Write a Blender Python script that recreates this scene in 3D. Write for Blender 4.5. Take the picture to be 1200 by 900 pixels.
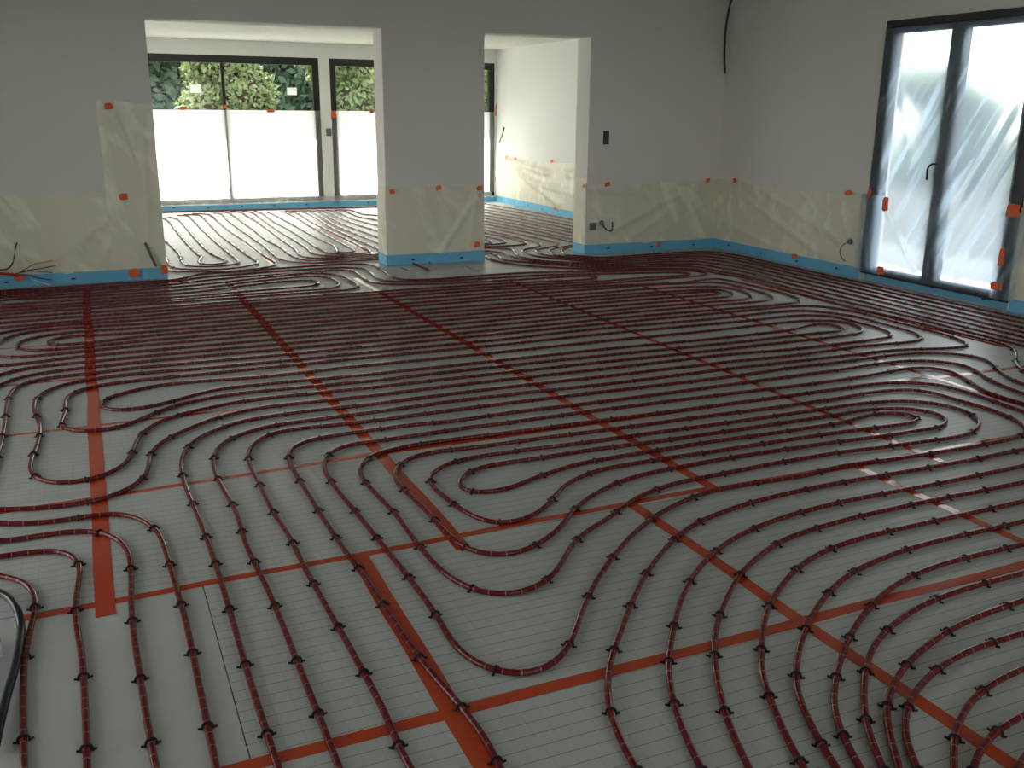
import bpy, bmesh, math, random
from mathutils import Vector, Matrix, noise
random.seed(7)
SC = bpy.context.scene
COL = SC.collection
for o in list(bpy.data.objects):
    bpy.data.objects.remove(o)

# ------------------------------------------------------------------ camera
FPX = 1122.97; PITCH = 0.277705; ROLL = 0.0084849; YAW = 0.4177236; H = 1.57
_f = Vector((math.sin(YAW)*math.cos(PITCH), math.cos(YAW)*math.cos(PITCH), -math.sin(PITCH)))
_r = Vector((math.cos(YAW), -math.sin(YAW), 0)); _u = _r.cross(_f)
RT = math.cos(ROLL)*_r + math.sin(ROLL)*_u
UP = -math.sin(ROLL)*_r + math.cos(ROLL)*_u
cam_d = bpy.data.cameras.new('camera'); cam = bpy.data.objects.new('camera', cam_d); COL.objects.link(cam)
m = Matrix((RT, UP, -_f)).transposed().to_4x4(); m.translation = Vector((0, 0, H)); cam.matrix_world = m
cam_d.sensor_width = 36; cam_d.lens = 36*FPX/1200; cam_d.clip_start = .05; cam_d.clip_end = 400
SC.camera = cam

# ------------------------------------------------------------------ sky and exposure
SKY = 2.7
w = bpy.data.worlds.new('overcast_sky'); SC.world = w; w.use_nodes = True
nt = w.node_tree; bg = nt.nodes['Background']
tc = nt.nodes.new('ShaderNodeTexCoord'); sx = nt.nodes.new('ShaderNodeSeparateXYZ'); mr = nt.nodes.new('ShaderNodeMapRange')
cr = nt.nodes.new('ShaderNodeMix'); cr.data_type = 'RGBA'
cr.inputs[6].default_value = (1, .985, .955, 1); cr.inputs[7].default_value = (.90, .95, 1, 1)
nt.links.new(tc.outputs['Generated'], sx.inputs[0]); nt.links.new(sx.outputs[2], mr.inputs[0])
nt.links.new(mr.outputs[0], cr.inputs[0]); nt.links.new(cr.outputs[2], bg.inputs[0])
bg.inputs[1].default_value = SKY
sl = bpy.data.lights.new('sun', 'SUN'); sl.energy = 20; sl.angle = .03; sl.color = (1, .96, .88)
so_ = bpy.data.objects.new('sun', sl); COL.objects.link(so_)
SUND = Vector((.17, -.62, -.77)).normalized()          # high sun beyond the far windows
so_.rotation_euler = SUND.to_track_quat('-Z', 'Y').to_euler()
vs = SC.view_settings
vs.view_transform = 'Standard'; vs.look = 'None'; vs.gamma = 1; vs.use_curve_mapping = False
vs.exposure = 0.56
def portal(name, loc, rot, sx_, sy_):
    l = bpy.data.lights.new(name, 'AREA'); l.shape = 'RECTANGLE'; l.size = sx_; l.size_y = sy_
    l.cycles.is_portal = True
    o = bpy.data.objects.new(name, l); o.location = loc; o.rotation_euler = rot; COL.objects.link(o)

# ------------------------------------------------------------------ unprojection: photograph pixel -> point of the place
def ray(u, v): return (u-600)/FPX*RT - (v-450)/FPX*UP + _f
def fl(u, v, z=0.0):
    d = ray(u, v); t = (z-H)/d.z; return Vector((0, 0, H)) + t*d
def wl(u, v, Y=None, X=None):
    d = ray(u, v); t = (Y/d.y) if Y is not None else X/d.x
    return Vector((0, 0, H)) + t*d
YF = 9.65; YB = 9.95; XR = 6.94; YW = 16.1; XW = 6.80

# ------------------------------------------------------------------ materials
def mat(name, col, rough=.6, metal=0, spec=.5):
    mm = bpy.data.materials.new(name); mm.use_nodes = True
    b = mm.node_tree.nodes['Principled BSDF']
    b.inputs['Base Color'].default_value = (*col, 1); b.inputs['Roughness'].default_value = rough
    b.inputs['Metallic'].default_value = metal; b.inputs['Specular IOR Level'].default_value = spec
    return mm
def N(mm, t, **k):
    n = mm.node_tree.nodes.new(t)
    for a, b in k.items(): setattr(n, a, b)
    return n
def L(mm, a, b): mm.node_tree.links.new(a, b)
def pos(mm): return N(mm, 'ShaderNodeNewGeometry').outputs['Position']
def noisy(mm, col1, col2, scale, detail=4, bump=0, dist=.01, stretch=None, rough=None):
    b = mm.node_tree.nodes['Principled BSDF']
    n = N(mm, 'ShaderNodeTexNoise'); n.inputs['Scale'].default_value = scale; n.inputs['Detail'].default_value = detail
    p = pos(mm)
    if stretch:
        v = N(mm, 'ShaderNodeVectorMath', operation='MULTIPLY'); v.inputs[1].default_value = stretch
        L(mm, p, v.inputs[0]); p = v.outputs[0]
    L(mm, p, n.inputs['Vector'])
    mx = N(mm, 'ShaderNodeMix', data_type='RGBA'); mx.inputs[6].default_value = (*col1, 1); mx.inputs[7].default_value = (*col2, 1)
    L(mm, n.outputs[0], mx.inputs[0]); L(mm, mx.outputs[2], b.inputs['Base Color'])
    if bump:
        bp = N(mm, 'ShaderNodeBump'); bp.inputs['Strength'].default_value = bump; bp.inputs['Distance'].default_value = dist
        L(mm, n.outputs[0], bp.inputs['Height']); L(mm, bp.outputs[0], b.inputs['Normal'])
    return mx.outputs[2], b

M = {}
M['wall'] = mat('painted_plaster', (.76, .73, .68), .85); noisy(M['wall'], (.74, .71, .66), (.80, .77, .72), 1.3, 5)
M['wall_far'] = mat('fresh_white_plaster', (.84, .84, .81), .8); noisy(M['wall_far'], (.82, .82, .785), (.88, .88, .85), 1.1, 5)
M['ceil'] = mat('ceiling_plaster', (.66, .65, .60), .9)
M['slab'] = mat('concrete', (.2, .2, .19), .9)
M['black'] = mat('black_powder_coat', (.012, .012, .013), .35)
M['clip'] = mat('black_clip_plastic', (.006, .006, .006), .55, 0, .3)
M['strip'] = mat('blue_foam', (.14, .46, .70), .6); noisy(M['strip'], (.12, .42, .66), (.18, .52, .76), 9, 4, .2, .004)
M['pin'] = mat('navy_mark', (.01, .03, .10), .5)
M['tape'] = mat('orange_red_tape', (.50, .062, .018), .14); noisy(M['tape'], (.46, .052, .014), (.56, .074, .022), 40, 3, .25, .002)
M['otape'] = mat('orange_paper_tape', (.75, .12, .03), .6); noisy(M['otape'], (.70, .09, .02), (.85, .18, .05), 60, 3, .3, .003)
M['wire_d'] = mat('dark_cable', (.03, .025, .025), .4)
M['wire_g'] = mat('grey_cable', (.12, .12, .12), .5)
M['wire_o'] = mat('orange_wire', (.45, .12, .03), .4)
M['wire_b'] = mat('blue_wire', (.02, .10, .22), .4)
M['wire_w'] = mat('white_wire', (.8, .8, .8), .4)
M['wire_r'] = mat('red_conduit', (.45, .03, .02), .4)
M['steel'] = mat('grey_box_plastic', (.16, .16, .15), .5)
M['paper'] = mat('paper', (.85, .85, .80), .8)
M['hose'] = mat('black_rubber_hose', (.008, .012, .014), .25)
M['terrace'] = mat('terrace_stone', (.4, .4, .38), .7); noisy(M['terrace'], (.36, .36, .34), (.44, .44, .41), 6)
M['lawn'] = mat('lawn', (.008, .012, .01), .9); noisy(M['lawn'], (.006, .009, .008), (.013, .017, .013), 8)
M['paving'] = mat('dark_paving', (.05, .055, .065), .8); noisy(M['paving'], (.04, .047, .058), (.055, .062, .075), 6)
M['gravel'] = mat('gravel', (.42, .42, .4), .9); noisy(M['gravel'], (.36, .36, .35), (.48, .48, .46), 12)
M['bark'] = mat('bark', (.06, .04, .03), .9)
def leafmat(name, a, b, sc=1.2):
    mm = mat(name, a, .6); c, bs = noisy(mm, a, b, sc, 3)
    out = mm.node_tree.nodes['Material Output']
    tr = N(mm, 'ShaderNodeBsdfTranslucent'); L(mm, c, tr.inputs[0])
    mx = N(mm, 'ShaderNodeMixShader'); mx.inputs[0].default_value = .35
    L(mm, bs.outputs[0], mx.inputs[1]); L(mm, tr.outputs[0], mx.inputs[2]); L(mm, mx.outputs[0], out.inputs[0])
    return mm
M['leaf'] = leafmat('hedge_leaf', (.08, .14, .06), (.36, .43, .19))
M['fir'] = leafmat('fir_needle', (.07, .13, .09), (.20, .29, .18))

# pipe: maroon plastic, faint pale rings every 5.5 cm
mm = mat('maroon_pipe', (.09, .01, .01), .17, 0, .32); M['pipe'] = mm
b = mm.node_tree.nodes['Principled BSDF']
at = N(mm, 'ShaderNodeUVMap'); sp = N(mm, 'ShaderNodeSeparateXYZ'); L(mm, at.outputs[0], sp.inputs[0])
md = N(mm, 'ShaderNodeMath', operation='FRACT'); ml = N(mm, 'ShaderNodeMath', operation='MULTIPLY'); ml.inputs[1].default_value = 1/.055
L(mm, sp.outputs[0], ml.inputs[0]); L(mm, ml.outputs[0], md.inputs[0])
ct = N(mm, 'ShaderNodeMath', operation='LESS_THAN'); ct.inputs[1].default_value = .055; L(mm, md.outputs[0], ct.inputs[0])
mf = N(mm, 'ShaderNodeMath', operation='MULTIPLY'); mf.inputs[1].default_value = .36; L(mm, ct.outputs[0], mf.inputs[0])
mx = N(mm, 'ShaderNodeMix', data_type='RGBA'); mx.inputs[6].default_value = (.125, .010, .012, 1); mx.inputs[7].default_value = (.55, .45, .42, 1)
L(mm, mf.outputs[0], mx.inputs[0]); L(mm, mx.outputs[2], b.inputs['Base Color'])

# insulation panel facing: pale woven foil with a printed 5 cm grid
def panelmat(name, printed, base=(.50, .525, .505)):
    mm = mat(name, base, .42, .06, .45); b = mm.node_tree.nodes['Principled BSDF']
    p = pos(mm); s = N(mm, 'ShaderNodeSeparateXYZ'); L(mm, p, s.inputs[0])
    n = N(mm, 'ShaderNodeTexNoise'); n.inputs['Scale'].default_value = 7; n.inputs['Detail'].default_value = 6; L(mm, p, n.inputs['Vector'])
    m0 = N(mm, 'ShaderNodeMix', data_type='RGBA'); m0.inputs[6].default_value = (*[c*.90 for c in base], 1); m0.inputs[7].default_value = (*[min(1, c*1.08) for c in base], 1)
    L(mm, n.outputs[0], m0.inputs[0]); col = m0.outputs[2]
    # woven relief
    vm = N(mm, 'ShaderNodeTexVoronoi'); vm.inputs['Scale'].default_value = 160; L(mm, p, vm.inputs['Vector'])
    bp = N(mm, 'ShaderNodeBump'); bp.inputs['Strength'].default_value = .12; bp.inputs['Distance'].default_value = .002
    L(mm, vm.outputs[0], bp.inputs['Height'])
    n2 = N(mm, 'ShaderNodeTexNoise'); n2.inputs['Scale'].default_value = 4; n2.inputs['Detail'].default_value = 2; L(mm, p, n2.inputs['Vector'])
    bp2 = N(mm, 'ShaderNodeBump'); bp2.inputs['Strength'].default_value = .25; bp2.inputs['Distance'].default_value = .01
    L(mm, n2.outputs[0], bp2.inputs['Height']); L(mm, bp.outputs[0], bp2.inputs['Normal']); L(mm, bp2.outputs[0], b.inputs['Normal'])
    if printed:
        for ax, per, off, wd, st in ((1, .05, 0, .038, .85), (0, .0552, .01, .035, .17)):
            a = N(mm, 'ShaderNodeMath', operation='MULTIPLY_ADD'); a.inputs[1].default_value = 1/per; a.inputs[2].default_value = off+100
            L(mm, s.outputs[ax], a.inputs[0])
            f = N(mm, 'ShaderNodeMath', operation='FRACT'); L(mm, a.outputs[0], f.inputs[0])
            l = N(mm, 'ShaderNodeMath', operation='LESS_THAN'); l.inputs[1].default_value = wd; L(mm, f.outputs[0], l.inputs[0])
            g = N(mm, 'ShaderNodeMath', operation='MULTIPLY'); g.inputs[1].default_value = st; L(mm, l.outputs[0], g.inputs[0])
            q = N(mm, 'ShaderNodeMix', data_type='RGBA'); q.inputs[7].default_value = (.03, .03, .03, 1)
            L(mm, g.outputs[0], q.inputs[0]); L(mm, col, q.inputs[6]); col = q.outputs[2]
    L(mm, col, b.inputs['Base Color'])
    return mm
M['panel'] = panelmat('printed_foil', True)
M['blank'] = panelmat('plain_foil', False, (.53, .55, .535))

def filmmat(name, col, alpha, trans, rough=.25, crease=None, cscale=3, cadd=.35, blur=0):
    """thin plastic sheet: clear share, scattering share and a soft sheen"""
    mm = bpy.data.materials.new(name); mm.use_nodes = True; t = mm.node_tree
    t.nodes.remove(t.nodes['Principled BSDF']); out = t.nodes['Material Output']
    tp = N(mm, 'ShaderNodeBsdfTransparent'); tl = N(mm, 'ShaderNodeBsdfTranslucent'); df = N(mm, 'ShaderNodeBsdfDiffuse'); gl = N(mm, 'ShaderNodeBsdfGlossy')
    tp.inputs[0].default_value = (*[min(1, c*.15+.85) for c in col], 1)
    for n in (tl, df): n.inputs[0].default_value = (*col, 1)
    gl.inputs['Roughness'].default_value = rough
    a = N(mm, 'ShaderNodeMixShader'); a.inputs[0].default_value = trans; L(mm, df.outputs[0], a.inputs[1]); L(mm, tl.outputs[0], a.inputs[2])
    g = N(mm, 'ShaderNodeMixShader'); g.inputs[0].default_value = .06; L(mm, a.outputs[0], g.inputs[1]); L(mm, gl.outputs[0], g.inputs[2])
    f = N(mm, 'ShaderNodeMixShader'); f.inputs[0].default_value = alpha
    clear = tp.outputs[0]
    if blur:
        rf = N(mm, 'ShaderNodeBsdfRefraction'); rf.inputs['IOR'].default_value = 1.15; rf.inputs['Roughness'].default_value = blur
        mb = N(mm, 'ShaderNodeMixShader'); mb.inputs[0].default_value = 1.0; L(mm, tp.outputs[0], mb.inputs[1]); L(mm, rf.outputs[0], mb.inputs[2]); clear = mb.outputs[0]
    L(mm, clear, f.inputs[1]); L(mm, g.outputs[0], f.inputs[2]); L(mm, f.outputs[0], out.inputs[0])
    p = pos(mm)
    if crease:
        rot, st = crease
        mp = N(mm, 'ShaderNodeMapping'); mp.inputs['Rotation'].default_value = rot
        L(mm, p, mp.inputs[0]); v2 = N(mm, 'ShaderNodeVectorMath', operation='MULTIPLY'); v2.inputs[1].default_value = st; L(mm, mp.outputs[0], v2.inputs[0]); p = v2.outputs[0]
    n = N(mm, 'ShaderNodeTexNoise'); n.inputs['Scale'].default_value = cscale; n.inputs['Detail'].default_value = 5; n.inputs['Distortion'].default_value = .6
    L(mm, p, n.inputs['Vector'])
    mr = N(mm, 'ShaderNodeMapRange'); mr.inputs[1].default_value = .50; mr.inputs[2].default_value = .68
    mr.inputs[3].default_value = alpha; mr.inputs[4].default_value = min(1, alpha+cadd)
    L(mm, n.outputs[0], mr.inputs[0]); L(mm, mr.outputs[0], f.inputs[0])
    bp = N(mm, 'ShaderNodeBump'); bp.inputs['Strength'].default_value = .5; bp.inputs['Distance'].default_value = .02
    L(mm, n.outputs[0], bp.inputs['Height'])
    for k in (tl, df, gl): L(mm, bp.outputs[0], k.inputs['Normal'])
    return mm
M['film_wall'] = filmmat('cream_masking_film', (.97, .95, .78), .70, .10, .3, ((0, .6, 0), (2.2, 2.2, .8)), 2.2, .22)
M['film_door'] = filmmat('clear_dust_sheet', (.62, .79, .97), .36, .85, .25, ((-.5, 0, 0), (1, 9, .7)), 1.3, .46, .28)
M['film_win'] = filmmat('milky_dust_sheet', (.98, .98, .96), .94, .93, .3, None, 2.0, .1)
M['film_floor'] = filmmat('clear_crumpled_film', (.6, .62, .60), .45, .3, .1, None, 9, .3)
# glass
mm = bpy.data.materials.new('window_glass'); mm.use_nodes = True; M['glass'] = mm
t = mm.node_tree; t.nodes.remove(t.nodes['Principled BSDF'])
tp = N(mm, 'ShaderNodeBsdfTransparent'); tp.inputs[0].default_value = (.94, .95, .94, 1); gl = N(mm, 'ShaderNodeBsdfGlossy'); gl.inputs['Roughness'].default_value = .02
fr = N(mm, 'ShaderNodeFresnel'); fr.inputs[0].default_value = 1.18; mxs = N(mm, 'ShaderNodeMixShader')
L(mm, fr.outputs[0], mxs.inputs[0]); L(mm, tp.outputs[0], mxs.inputs[1]); L(mm, gl.outputs[0], mxs.inputs[2]); L(mm, mxs.outputs[0], t.nodes['Material Output'].inputs[0])

# ------------------------------------------------------------------ mesh helpers
def obj(name, bm, material, parent=None, smooth=False, loc=None):
    me = bpy.data.meshes.new(name)
    if smooth:
        for f in bm.faces: f.smooth = True
    bm.to_mesh(me); bm.free(); me.materials.append(M[material])
    o = bpy.data.objects.new(name, me); COL.objects.link(o)
    if parent: o.parent = parent
    if loc is not None: o.location = loc
    return o
def box(bm, x0, x1, y0, y1, z0, z1):
    v = [bm.verts.new(c) for c in ((x0,y0,z0),(x1,y0,z0),(x1,y1,z0),(x0,y1,z0),(x0,y0,z1),(x1,y0,z1),(x1,y1,z1),(x0,y1,z1))]
    for f in ((0,3,2,1),(4,5,6,7),(0,1,5,4),(1,2,6,5),(2,3,7,6),(3,0,4,7)): bm.faces.new([v[i] for i in f])
def boxes(*bs):
    bm = bmesh.new()
    for q in bs: box(bm, *q)
    return bm
def bevel(bm, w=.004):
    bmesh.ops.bevel(bm, geom=bm.edges[:], offset=w, segments=1, affect='EDGES'); return bm
def tag(o, label, cat, group=None, kind=None):
    if label: o['label'] = label
    if cat: o['category'] = cat
    if group: o['group'] = group
    if kind: o['kind'] = kind
    return o
def struct(o): o['kind'] = 'structure'; return o
def empty(name, loc=(0,0,0)):
    o = bpy.data.objects.new(name, None); o.empty_display_size = .1; o.location = loc; COL.objects.link(o); return o
def catmull(P, step):
    Q = []
    n = len(P)
    for i in range(n-1):
        p0 = P[i-1] if i else P[0]*2-P[1]; p1, p2 = P[i], P[i+1]; p3 = P[i+2] if i+2 < n else P[-1]*2-P[-2]
        # centripetal
        d1 = max((p1-p0).length**.5, 1e-4); d2 = max((p2-p1).length**.5, 1e-4); d3 = max((p3-p2).length**.5, 1e-4)
        k = max(2, int((p2-p1).length/step*2))
        for j in range(k):
            t = d1 + d2*j/k
            t0, t1, t2, t3 = 0, d1, d1+d2, d1+d2+d3
            a1 = p0*((t1-t)/(t1-t0)) + p1*((t-t0)/(t1-t0)); a2 = p1*((t2-t)/(t2-t1)) + p2*((t-t1)/(t2-t1)); a3 = p2*((t3-t)/(t3-t2)) + p3*((t-t2)/(t3-t2))
            b1 = a1*((t2-t)/(t2-t0)) + a2*((t-t0)/(t2-t0)); b2 = a2*((t3-t)/(t3-t1)) + a3*((t-t1)/(t3-t1))
            Q.append(b1*((t2-t)/(t2-t1)) + b2*((t-t1)/(t2-t1)))
    Q.append(P[-1].copy())
    # even resample
    R = [Q[0]]; acc = 0
    for i in range(1, len(Q)):
        a, b = Q[i-1], Q[i]; l = (b-a).length
        while acc + l >= step:
            a = a + (b-a)*((step-acc)/l); R.append(a.copy()); l = (b-a).length; acc = 0
        acc += l
    if (R[-1]-Q[-1]).length > step*.3: R.append(Q[-1])
    return R
def tube(bm, P, r, sides=8, uv=True, caps=True):
    uvl = bm.loops.layers.uv.verify() if uv else None
    rings = []; s = 0; S = []
    for i, p in enumerate(P):
        t = (P[min(i+1, len(P)-1)] - P[max(i-1, 0)]).normalized()
        ref = Vector((0, 0, 1)) if abs(t.z) < .9 else Vector((1, 0, 0))
        a = t.cross(ref).normalized(); b = a.cross(t)
        rings.append([bm.verts.new(p + r*(math.cos(k*2*math.pi/sides)*a + math.sin(k*2*math.pi/sides)*b)) for k in range(sides)])
        if i: s += (P[i]-P[i-1]).length
        S.append(s)
    for i in range(len(P)-1):
        for k in range(sides):
            k2 = (k+1) % sides
            f = bm.faces.new((rings[i][k], rings[i][k2], rings[i+1][k2], rings[i+1][k])); f.smooth = True
            if uv:
                for lp, ss in zip(f.loops, (S[i], S[i], S[i+1], S[i+1])): lp[uvl].uv = (ss, 0)
    if caps:
        bm.faces.new(rings[0][::-1]); bm.faces.new(rings[-1])
def wire(name, pts, r, material, parent=None, sides=6, step=.03):
    bm = bmesh.new(); tube(bm, catmull([Vector(p) for p in pts], step), r, sides, False)
    return obj(name, bm, material, parent)

# ------------------------------------------------------------------ setting: shell
ZC = 2.95; XL = -3.2; Y0 = -3.4; T = .3
slab = struct(obj('floor', boxes((XL-.3, XR+.3, Y0-.3, YW+.3, -.24, -.042)), 'slab'))
struct(obj('wall_front', boxes((XL, .67, YF, YB, -.04, ZC), (2.85, 3.94, YF, YB, -.04, ZC), (5.18, XR+T, YF, YB, -.04, ZC),
                               (.67, 2.85, YF, YB, 2.34, ZC), (3.94, 5.18, YF, YB, 2.34, ZC)), 'wall'))
DY0, DY1, DZ0, DZ1 = 5.50, 7.19, .07, 2.39
struct(obj('wall_right', boxes((XR, XR+T, Y0, DY0, -.04, ZC), (XR, XR+T, DY1, YF, -.04, ZC), (XR, XR+T, DY0, DY1, DZ1, ZC), (XR+.07, XR+T, DY0, DY1, -.04, DZ0)), 'wall'))
struct(obj('wall_left', boxes((XL-T, XL, Y0, 2.4, -.04, ZC), (XL-T, XL, 7.0, YB, -.04, ZC), (XL-T, XL, 2.4, 7.0, -.04, .1), (XL-T, XL, 2.4, 7.0, 2.6, ZC)), 'wall'))
BX0, BX1 = -1.0, 5.6
struct(obj('wall_back', boxes((XL-T, BX0, Y0-T, Y0, -.04, ZC), (BX1, XR+T, Y0-T, Y0, -.04, ZC), (BX0, BX1, Y0-T, Y0, 2.6, ZC), (BX0, BX1, Y0-T, Y0, -.04, .9)), 'wall'))
struct(obj('ceiling', boxes((XL-T, XR+T, Y0-T, YB, ZC, ZC+.2)), 'ceil'))
XLW = -1.6
W1 = (.72, 3.70); W2 = (3.87, 6.78); WZ0, WZ1 = .10, 2.36
struct(obj('wall_far', boxes((XLW-T, W1[0], YW, YW+T, -.04, 2.8), (W1[1], W2[0], YW, YW+T, -.04, 2.8), (W2[1], XW+T, YW, YW+T, -.04, 2.8),
       (W1[0], W1[1], YW, YW+T, WZ1, 2.8), (W2[0], W2[1], YW, YW+T, WZ1, 2.8), (W1[0], W1[1], YW, YW+T, -.04, WZ0), (W2[0], W2[1], YW, YW+T, -.04, WZ0)), 'wall_far'))
struct(obj('wall_far_right', boxes((XW, XW+T, YB, YW, -.04, 2.8)), 'wall_far'))
struct(obj('wall_far_left', boxes((XLW-T, XLW, YB, 10.6, -.04, 2.8), (XLW-T, XLW, 15.2, YW, -.04, 2.8), (XLW-T, XLW, 10.6, 15.2, 2.36, 2.8), (XLW-T, XLW, 10.6, 15.2, -.04, .1)), 'wall_far'))
o = struct(obj('ceiling', boxes((XLW-T, XW+T, YB, YW+T, 2.58, 2.8)), 'ceil')); o.name = 'ceiling_far'

portal('portal_back', ((BX0+BX1)/2, Y0-.2, 1.75), (-math.pi/2, 0, 0), BX1-BX0, 1.7)
portal('portal_left', (XL-.2, 4.7, 1.35), (0, -math.pi/2, 0), 2.5, 4.6)
portal('portal_far_left', (XLW-.2, 12.9, 1.25), (0, -math.pi/2, 0), 2.3, 4.6)
portal('portal_door', (XR+.2, (DY0+DY1)/2, 1.23), (0, math.pi/2, 0), 2.32, 1.69)
portal('portal_far_a', ((W1[0]+W1[1])/2, YW+.25, 1.23), (-math.pi/2, 0, math.pi), 2.98, 2.26)
portal('portal_far_b', ((W2[0]+W2[1])/2, YW+.25, 1.23), (-math.pi/2, 0, math.pi), 2.91, 2.26)

# insulation panels laid on the slab, tight joints
def panels(xs, ys, blank=lambda x, y: False):
    for j in range(len(ys)-1):
        for i in range(len(xs)-1):
            g = .0015
            bm = boxes((xs[i]+g, xs[i+1]-g, ys[j]+g, ys[j+1]-g, -.042, random.uniform(-.0006, 0)))
            b = blank((xs[i]+xs[i+1])/2, (ys[j]+ys[j+1])/2)
            o = obj('insulation_panel', bm, 'blank' if b else 'panel', slab)
            if b: o['label'] = 'plain unprinted white panel'
near_x = [XL, -1.15, .24, .77, 1.99, 3.15, 4.35, 5.55, XR]
panels([XL, -2.35, -1.15, .24, .77, 1.99, 3.15, 4.35, 5.55, XR], [Y0, -2.7, -1.7, -.7, .3, 1.2, 2.13, 3.15], lambda x, y: x < .24)
panels([XL, -2.45, -1.27, -.06, 1.16, 2.36, 3.565, 4.715, 5.82, XR], [3.15, 4.17, 5.13, 6.12, 7.12, 8.12, 9.1, YF])
panels([.67, 1.77, 2.85], [YF, YB]); panels([3.94, 5.18], [YF, YB])
panels([XLW, -.63, .57, 1.77, 2.95, 4.15, 5.35, 6.5, XW], [YB, 11, 12, 13, 14, 15, YW], lambda x, y: False)

# ------------------------------------------------------------------ orange joint tapes on the panels
def tape(x0, y0, x1, y1, wdt, label, top, name='joint_tape', group='joint tapes on the floor panels'):
    a, b = Vector((x0, y0, 0)), Vector((x1, y1, 0)); d = (b-a); n = max(2, int(d.length/.12)); d.normalize(); p = Vector((-d.y, d.x, 0))
    bm = bmesh.new(); rows = []
    Ln = (b-a).length; sd = random.random()*50
    for i in range(n+1):
        c = a + d*Ln*i/n
        wob = (noise.noise(Vector((i*.21+sd, 0, 0))))*.008
        w2 = wdt/2*(1+.06*noise.noise(Vector((i*.5+sd, 3, 0))))
        rows.append([bm.verts.new(c+p*(wob-w2)+Vector((0,0,z))) for z in (.0002, top)] + [bm.verts.new(c+p*(wob+w2)+Vector((0,0,z))) for z in (top, .0002)])
    for i in range(n):
        for k in range(4):
            bm.faces.new((rows[i][k], rows[i][(k+1) % 4], rows[i+1][(k+1) % 4], rows[i+1][k]))
    bm.faces.new(rows[0][::-1]); bm.faces.new(rows[-1])
    bmesh.ops.recalc_face_normals(bm, faces=bm.faces[:])
    tag(obj(name, bm, 'tape'), label, 'tape', group)
RZ, CZ = .0008, .0015
tape(-.07, 3.04, -.055, 9.3, .062, 'wide orange-red tape running away at the far left, ending just past a cross tape', CZ)
tape(1.165, 3.05, 1.165, 9.2, .060, 'orange-red tape running away under the dense pipe rows toward the left opening', CZ)
tape(2.375, 3.17, 2.34, 9.0, .052, 'orange-red tape running away through the floor middle toward the left foot of the pillar', CZ)
tape(3.565, 3.05, 3.68, 8.4, .040, 'orange-red tape running away right of the middle, fading before the wall socket', CZ)
tape(4.715, 3.3, 4.72, 7.6, .042, 'orange-red tape running away under the small loops before the glass door', CZ)
tape(5.82, 4.6, 5.81, 7.6, .040, 'orange-red tape nearest the glass door, running along beside the wall pipes', CZ)
tape(.755, .6, .79, 3.17, .066, 'wide orange-red tape running out of the bottom edge left of the big pipe bend', CZ)
tape(2.0, .6, 1.96, 3.17, .050, 'orange-red tape running under the nested arcs to the bottom right corner', CZ)
tape(3.15, 1.5, 3.15, 3.17, .046, 'short orange-red tape crossing the pipes at the right edge of the picture', CZ)
tape(.12, 2.115, 4.4, 2.16, .046, 'nearest cross tape, orange-red, passing under the big pipe bend in the foreground', RZ)
tape(-.33, 3.125, 2.39, 3.20, .038, 'orange-red cross tape from the dark hose at left to the middle tape end', RZ)
tape(2.33, 3.175, 5.2, 3.17, .046, 'orange-red cross tape lying under one pipe row below the right oval loop', RZ+.0002)
tape(-.9, 4.06, 1.3, 4.17, .032, 'thin faded cross tape under the bent pipe ends at the left', RZ)
tape(.95, 4.165, 4.75, 4.21, .042, 'long orange cross tape lying alongside a pipe row in mid floor', RZ+.0004)
tape(4.66, 4.17, 5.9, 4.15, .042, 'shiny cross tape near the right edge above the oval pipe loop', RZ)
tape(-.75, 5.12, 1.2, 5.14, .026, 'very thin faded cross tape through the narrow pipe loop at the left', RZ)
tape(-1.1, 6.12, .2, 6.11, .026, 'thin faded cross tape above the bends at the left edge', RZ)
tape(-1.2, 7.13, .0, 7.11, .026, 'thin faded cross tape inside the farthest closed loop at the left', RZ)
tape(1.77, 10.2, 1.76, 15.6, .05, 'tape running away across the floor beyond the left opening, left one', CZ, group=None)
tape(2.95, 10.2, 2.95, 15.6, .05, 'tape running away behind the pillar in the far room', CZ, group=None)
tape(2.95, 9.22, 2.95, 9.5, .022, 'short tape remnant on bare floor before the left half of the pillar', CZ, group=None)
tape(3.60, 8.95, 3.60, 9.3, .022, 'short tape remnant on bare floor before the right half of the pillar', CZ, group=None)

# ------------------------------------------------------------------ clips and pipes
def clip_bm(bm, c, t, fine=True, r=.0138):
    """black U clip straddling the pipe, with two barbed feet"""
    side = Vector((-t.y, t.x, 0))
    P = []
    n = 7 if fine else 4
    for k in range(n):
        a = math.pi*k/(n-1)
        P.append(c + side*(r*math.cos(a)) + Vector((0, 0, .0095 + r*.95*math.sin(a))))
    P = [c + side*r + Vector((0, 0, .001))] + P + [c - side*r + Vector((0, 0, .001))]
    tube(bm, P, .0034 if fine else .0032, 6 if fine else 4, False)
    for s in (1, -1):
        a = c + side*(s*r); b = c + side*(s*(r+.011))
        tube(bm, [a+Vector((0,0,.004)), b+Vector((0,0,.007))], .0034, 5, False)
clip_mesh = None
def make_clip_mesh():
    bm = bmesh.new(); clip_bm(bm, Vector((0,0,0)), Vector((1,0,0)))
    me = bpy.data.meshes.new('clip'); bm.to_mesh(me); bm.free(); me.materials.append(M['clip']); return me
clip_mesh = make_clip_mesh()
def cdepth(p): return (p-Vector((0,0,H))).dot(_f)
PIPE_R = .0098
def inside(p):
    # keep pipes inside the rooms and off the wall masses
    p.x = min(max(p.x, XL+.06), (XR-.045) if p.y < YB else (XW-.05))
    return p
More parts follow.
